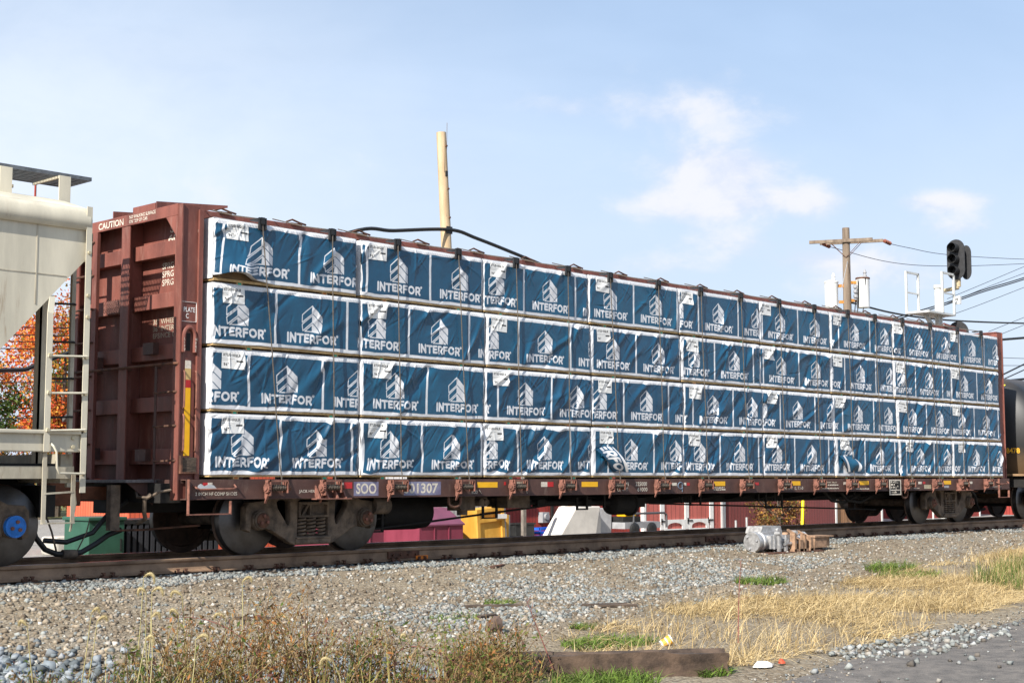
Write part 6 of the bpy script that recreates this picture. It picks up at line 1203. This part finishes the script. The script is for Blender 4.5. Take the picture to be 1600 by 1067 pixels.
me = bpy.data.meshes.new('rock'); bm.to_mesh(me); bm.free(); me.materials.append(pm('brown_rock', (.09, .06, .045), .9, .4, 8, bump=.5)); tag(linkobj('rock', me, None, (-.55, -6.95, float(gh(-.55, -6.95)) + .06), (.3, .4, 0)), 'dark brown rock standing alone on the gravel', 'rock')
# switch machine beside the rail
sx = thing('switch_machine', 'silver electric motor unit with rusty brackets lying beside the rail', 'switch machine', (11.1, -2.35, -.25)); z0 = -.24; SILV = pm('silver_paint', (.40, .395, .39), .45, .3, 14, met=.55, bump=.25)
def sw(n, m, mt=SILV, sm=True): return m.build(n, mt, sx, sm)
mc = Vector((10.25, -2.45, z0 + .17))
sw('motor_housing', MB().lathe([(.02, -.02), (.165, -.02), (.175, .0), (.175, .05), (.15, .06), (.15, .13), (.17, .14), (.17, .18), (.13, .22), (.12, .62), (.02, .62)], mc, 'x', 28))
for k in range(3): a = 2 * math.pi * k / 3 + .8; sw('cover_bolt', MB().cyl(mc + Vector((-.02, .115 * math.cos(a), .115 * math.sin(a))), mc + Vector((-.045, .115 * math.cos(a), .115 * math.sin(a))), .02, 6), GREY)
sw('gear_case', MB().box(10.55, 11.15, -2.62, -2.28, z0 + .05, z0 + .27).box(10.5, 11.0, -2.5, -2.2, z0 + .2, z0 + .33), SILV, False)
sw('cover_box', MB().prism([(10.55, z0 + .30), (11.2, z0 + .30), (11.15, z0 + .42), (10.6, z0 + .42)], 'y', -2.42, -2.1), SILV, False)
TRU = pm('tan_rust', (.26, .16, .10), .85, .45, 9, bump=.4)
for x, h, w_ in ((11.10, .30, .05), (11.27, .18, .10), (11.42, .27, .04), (11.60, .22, .08)): sw('bracket', MB().box(x, x + w_, -2.74, -2.64, z0 - .03, z0 + h).box(x - .02, x + w_ + .05, -2.74, -2.5, z0 - .03, z0 + .03).bar((x + .02, -2.7, z0 + h), (x + .12, -2.52, z0 + h + .05), .04, .03), TRU, False, )
for x, y, z, r2 in ((11.2, -2.5, .26, .05), (11.36, -2.56, .30, .04), (11.5, -2.45, .28, .06), (11.68, -2.5, .24, .045), (10.75, -2.64, .30, .04), (10.95, -2.64, .18, .05), (11.05, -2.4, .34, .05)): sw('linkage_boss', MB().cyl((x, y - .05, z0 + z), (x, y + .06, z0 + z), r2, 10).box(x - .02, x + .03, y - .03, y + .03, z0, z0 + z), random.choice((SILV, TRU)))
for x in (10.62, 10.80, 10.98): sw('case_rib', MB().box(x, x + .025, -2.645, -2.62, z0 + .04, z0 + .28), SILV, False)
sw('crank_shaft', MB().cyl((11.3, -2.5, z0 + .20), (11.95, -2.5, z0 + .17), .045, 10).cyl((11.55, -2.5, z0 + .15), (11.75, -2.5, z0 + .24), .08, 10).cyl((10.9, -2.66, z0 + .12), (11.4, -2.66, z0 + .14), .03, 8)); sw('base_plate', MB().box(10.3, 12.0, -2.75, -2.2, z0 - .05, z0 - .01), RUST, False)
sw('junction_box', MB().box(11.95, 12.35, -2.6, -2.3, z0 + .02, z0 + .20).box(11.93, 12.55, -2.62, -2.28, z0 + .20, z0 + .225).box(12.35, 12.5, -2.56, -2.34, z0 + .04, z0 + .2), MATS['tan_rust'], False); sw('support_foot', MB().box(12.02, 12.28, -2.55, -2.35, z0 - .05, z0 + .02), BLK, False)
o = MB().box(4.05, 4.28, -.84, -.826, -.176, -.12).build('paint_mark', pm('orange_paint_mark', (.75, .20, .02), .7, .3, 20), track, False)
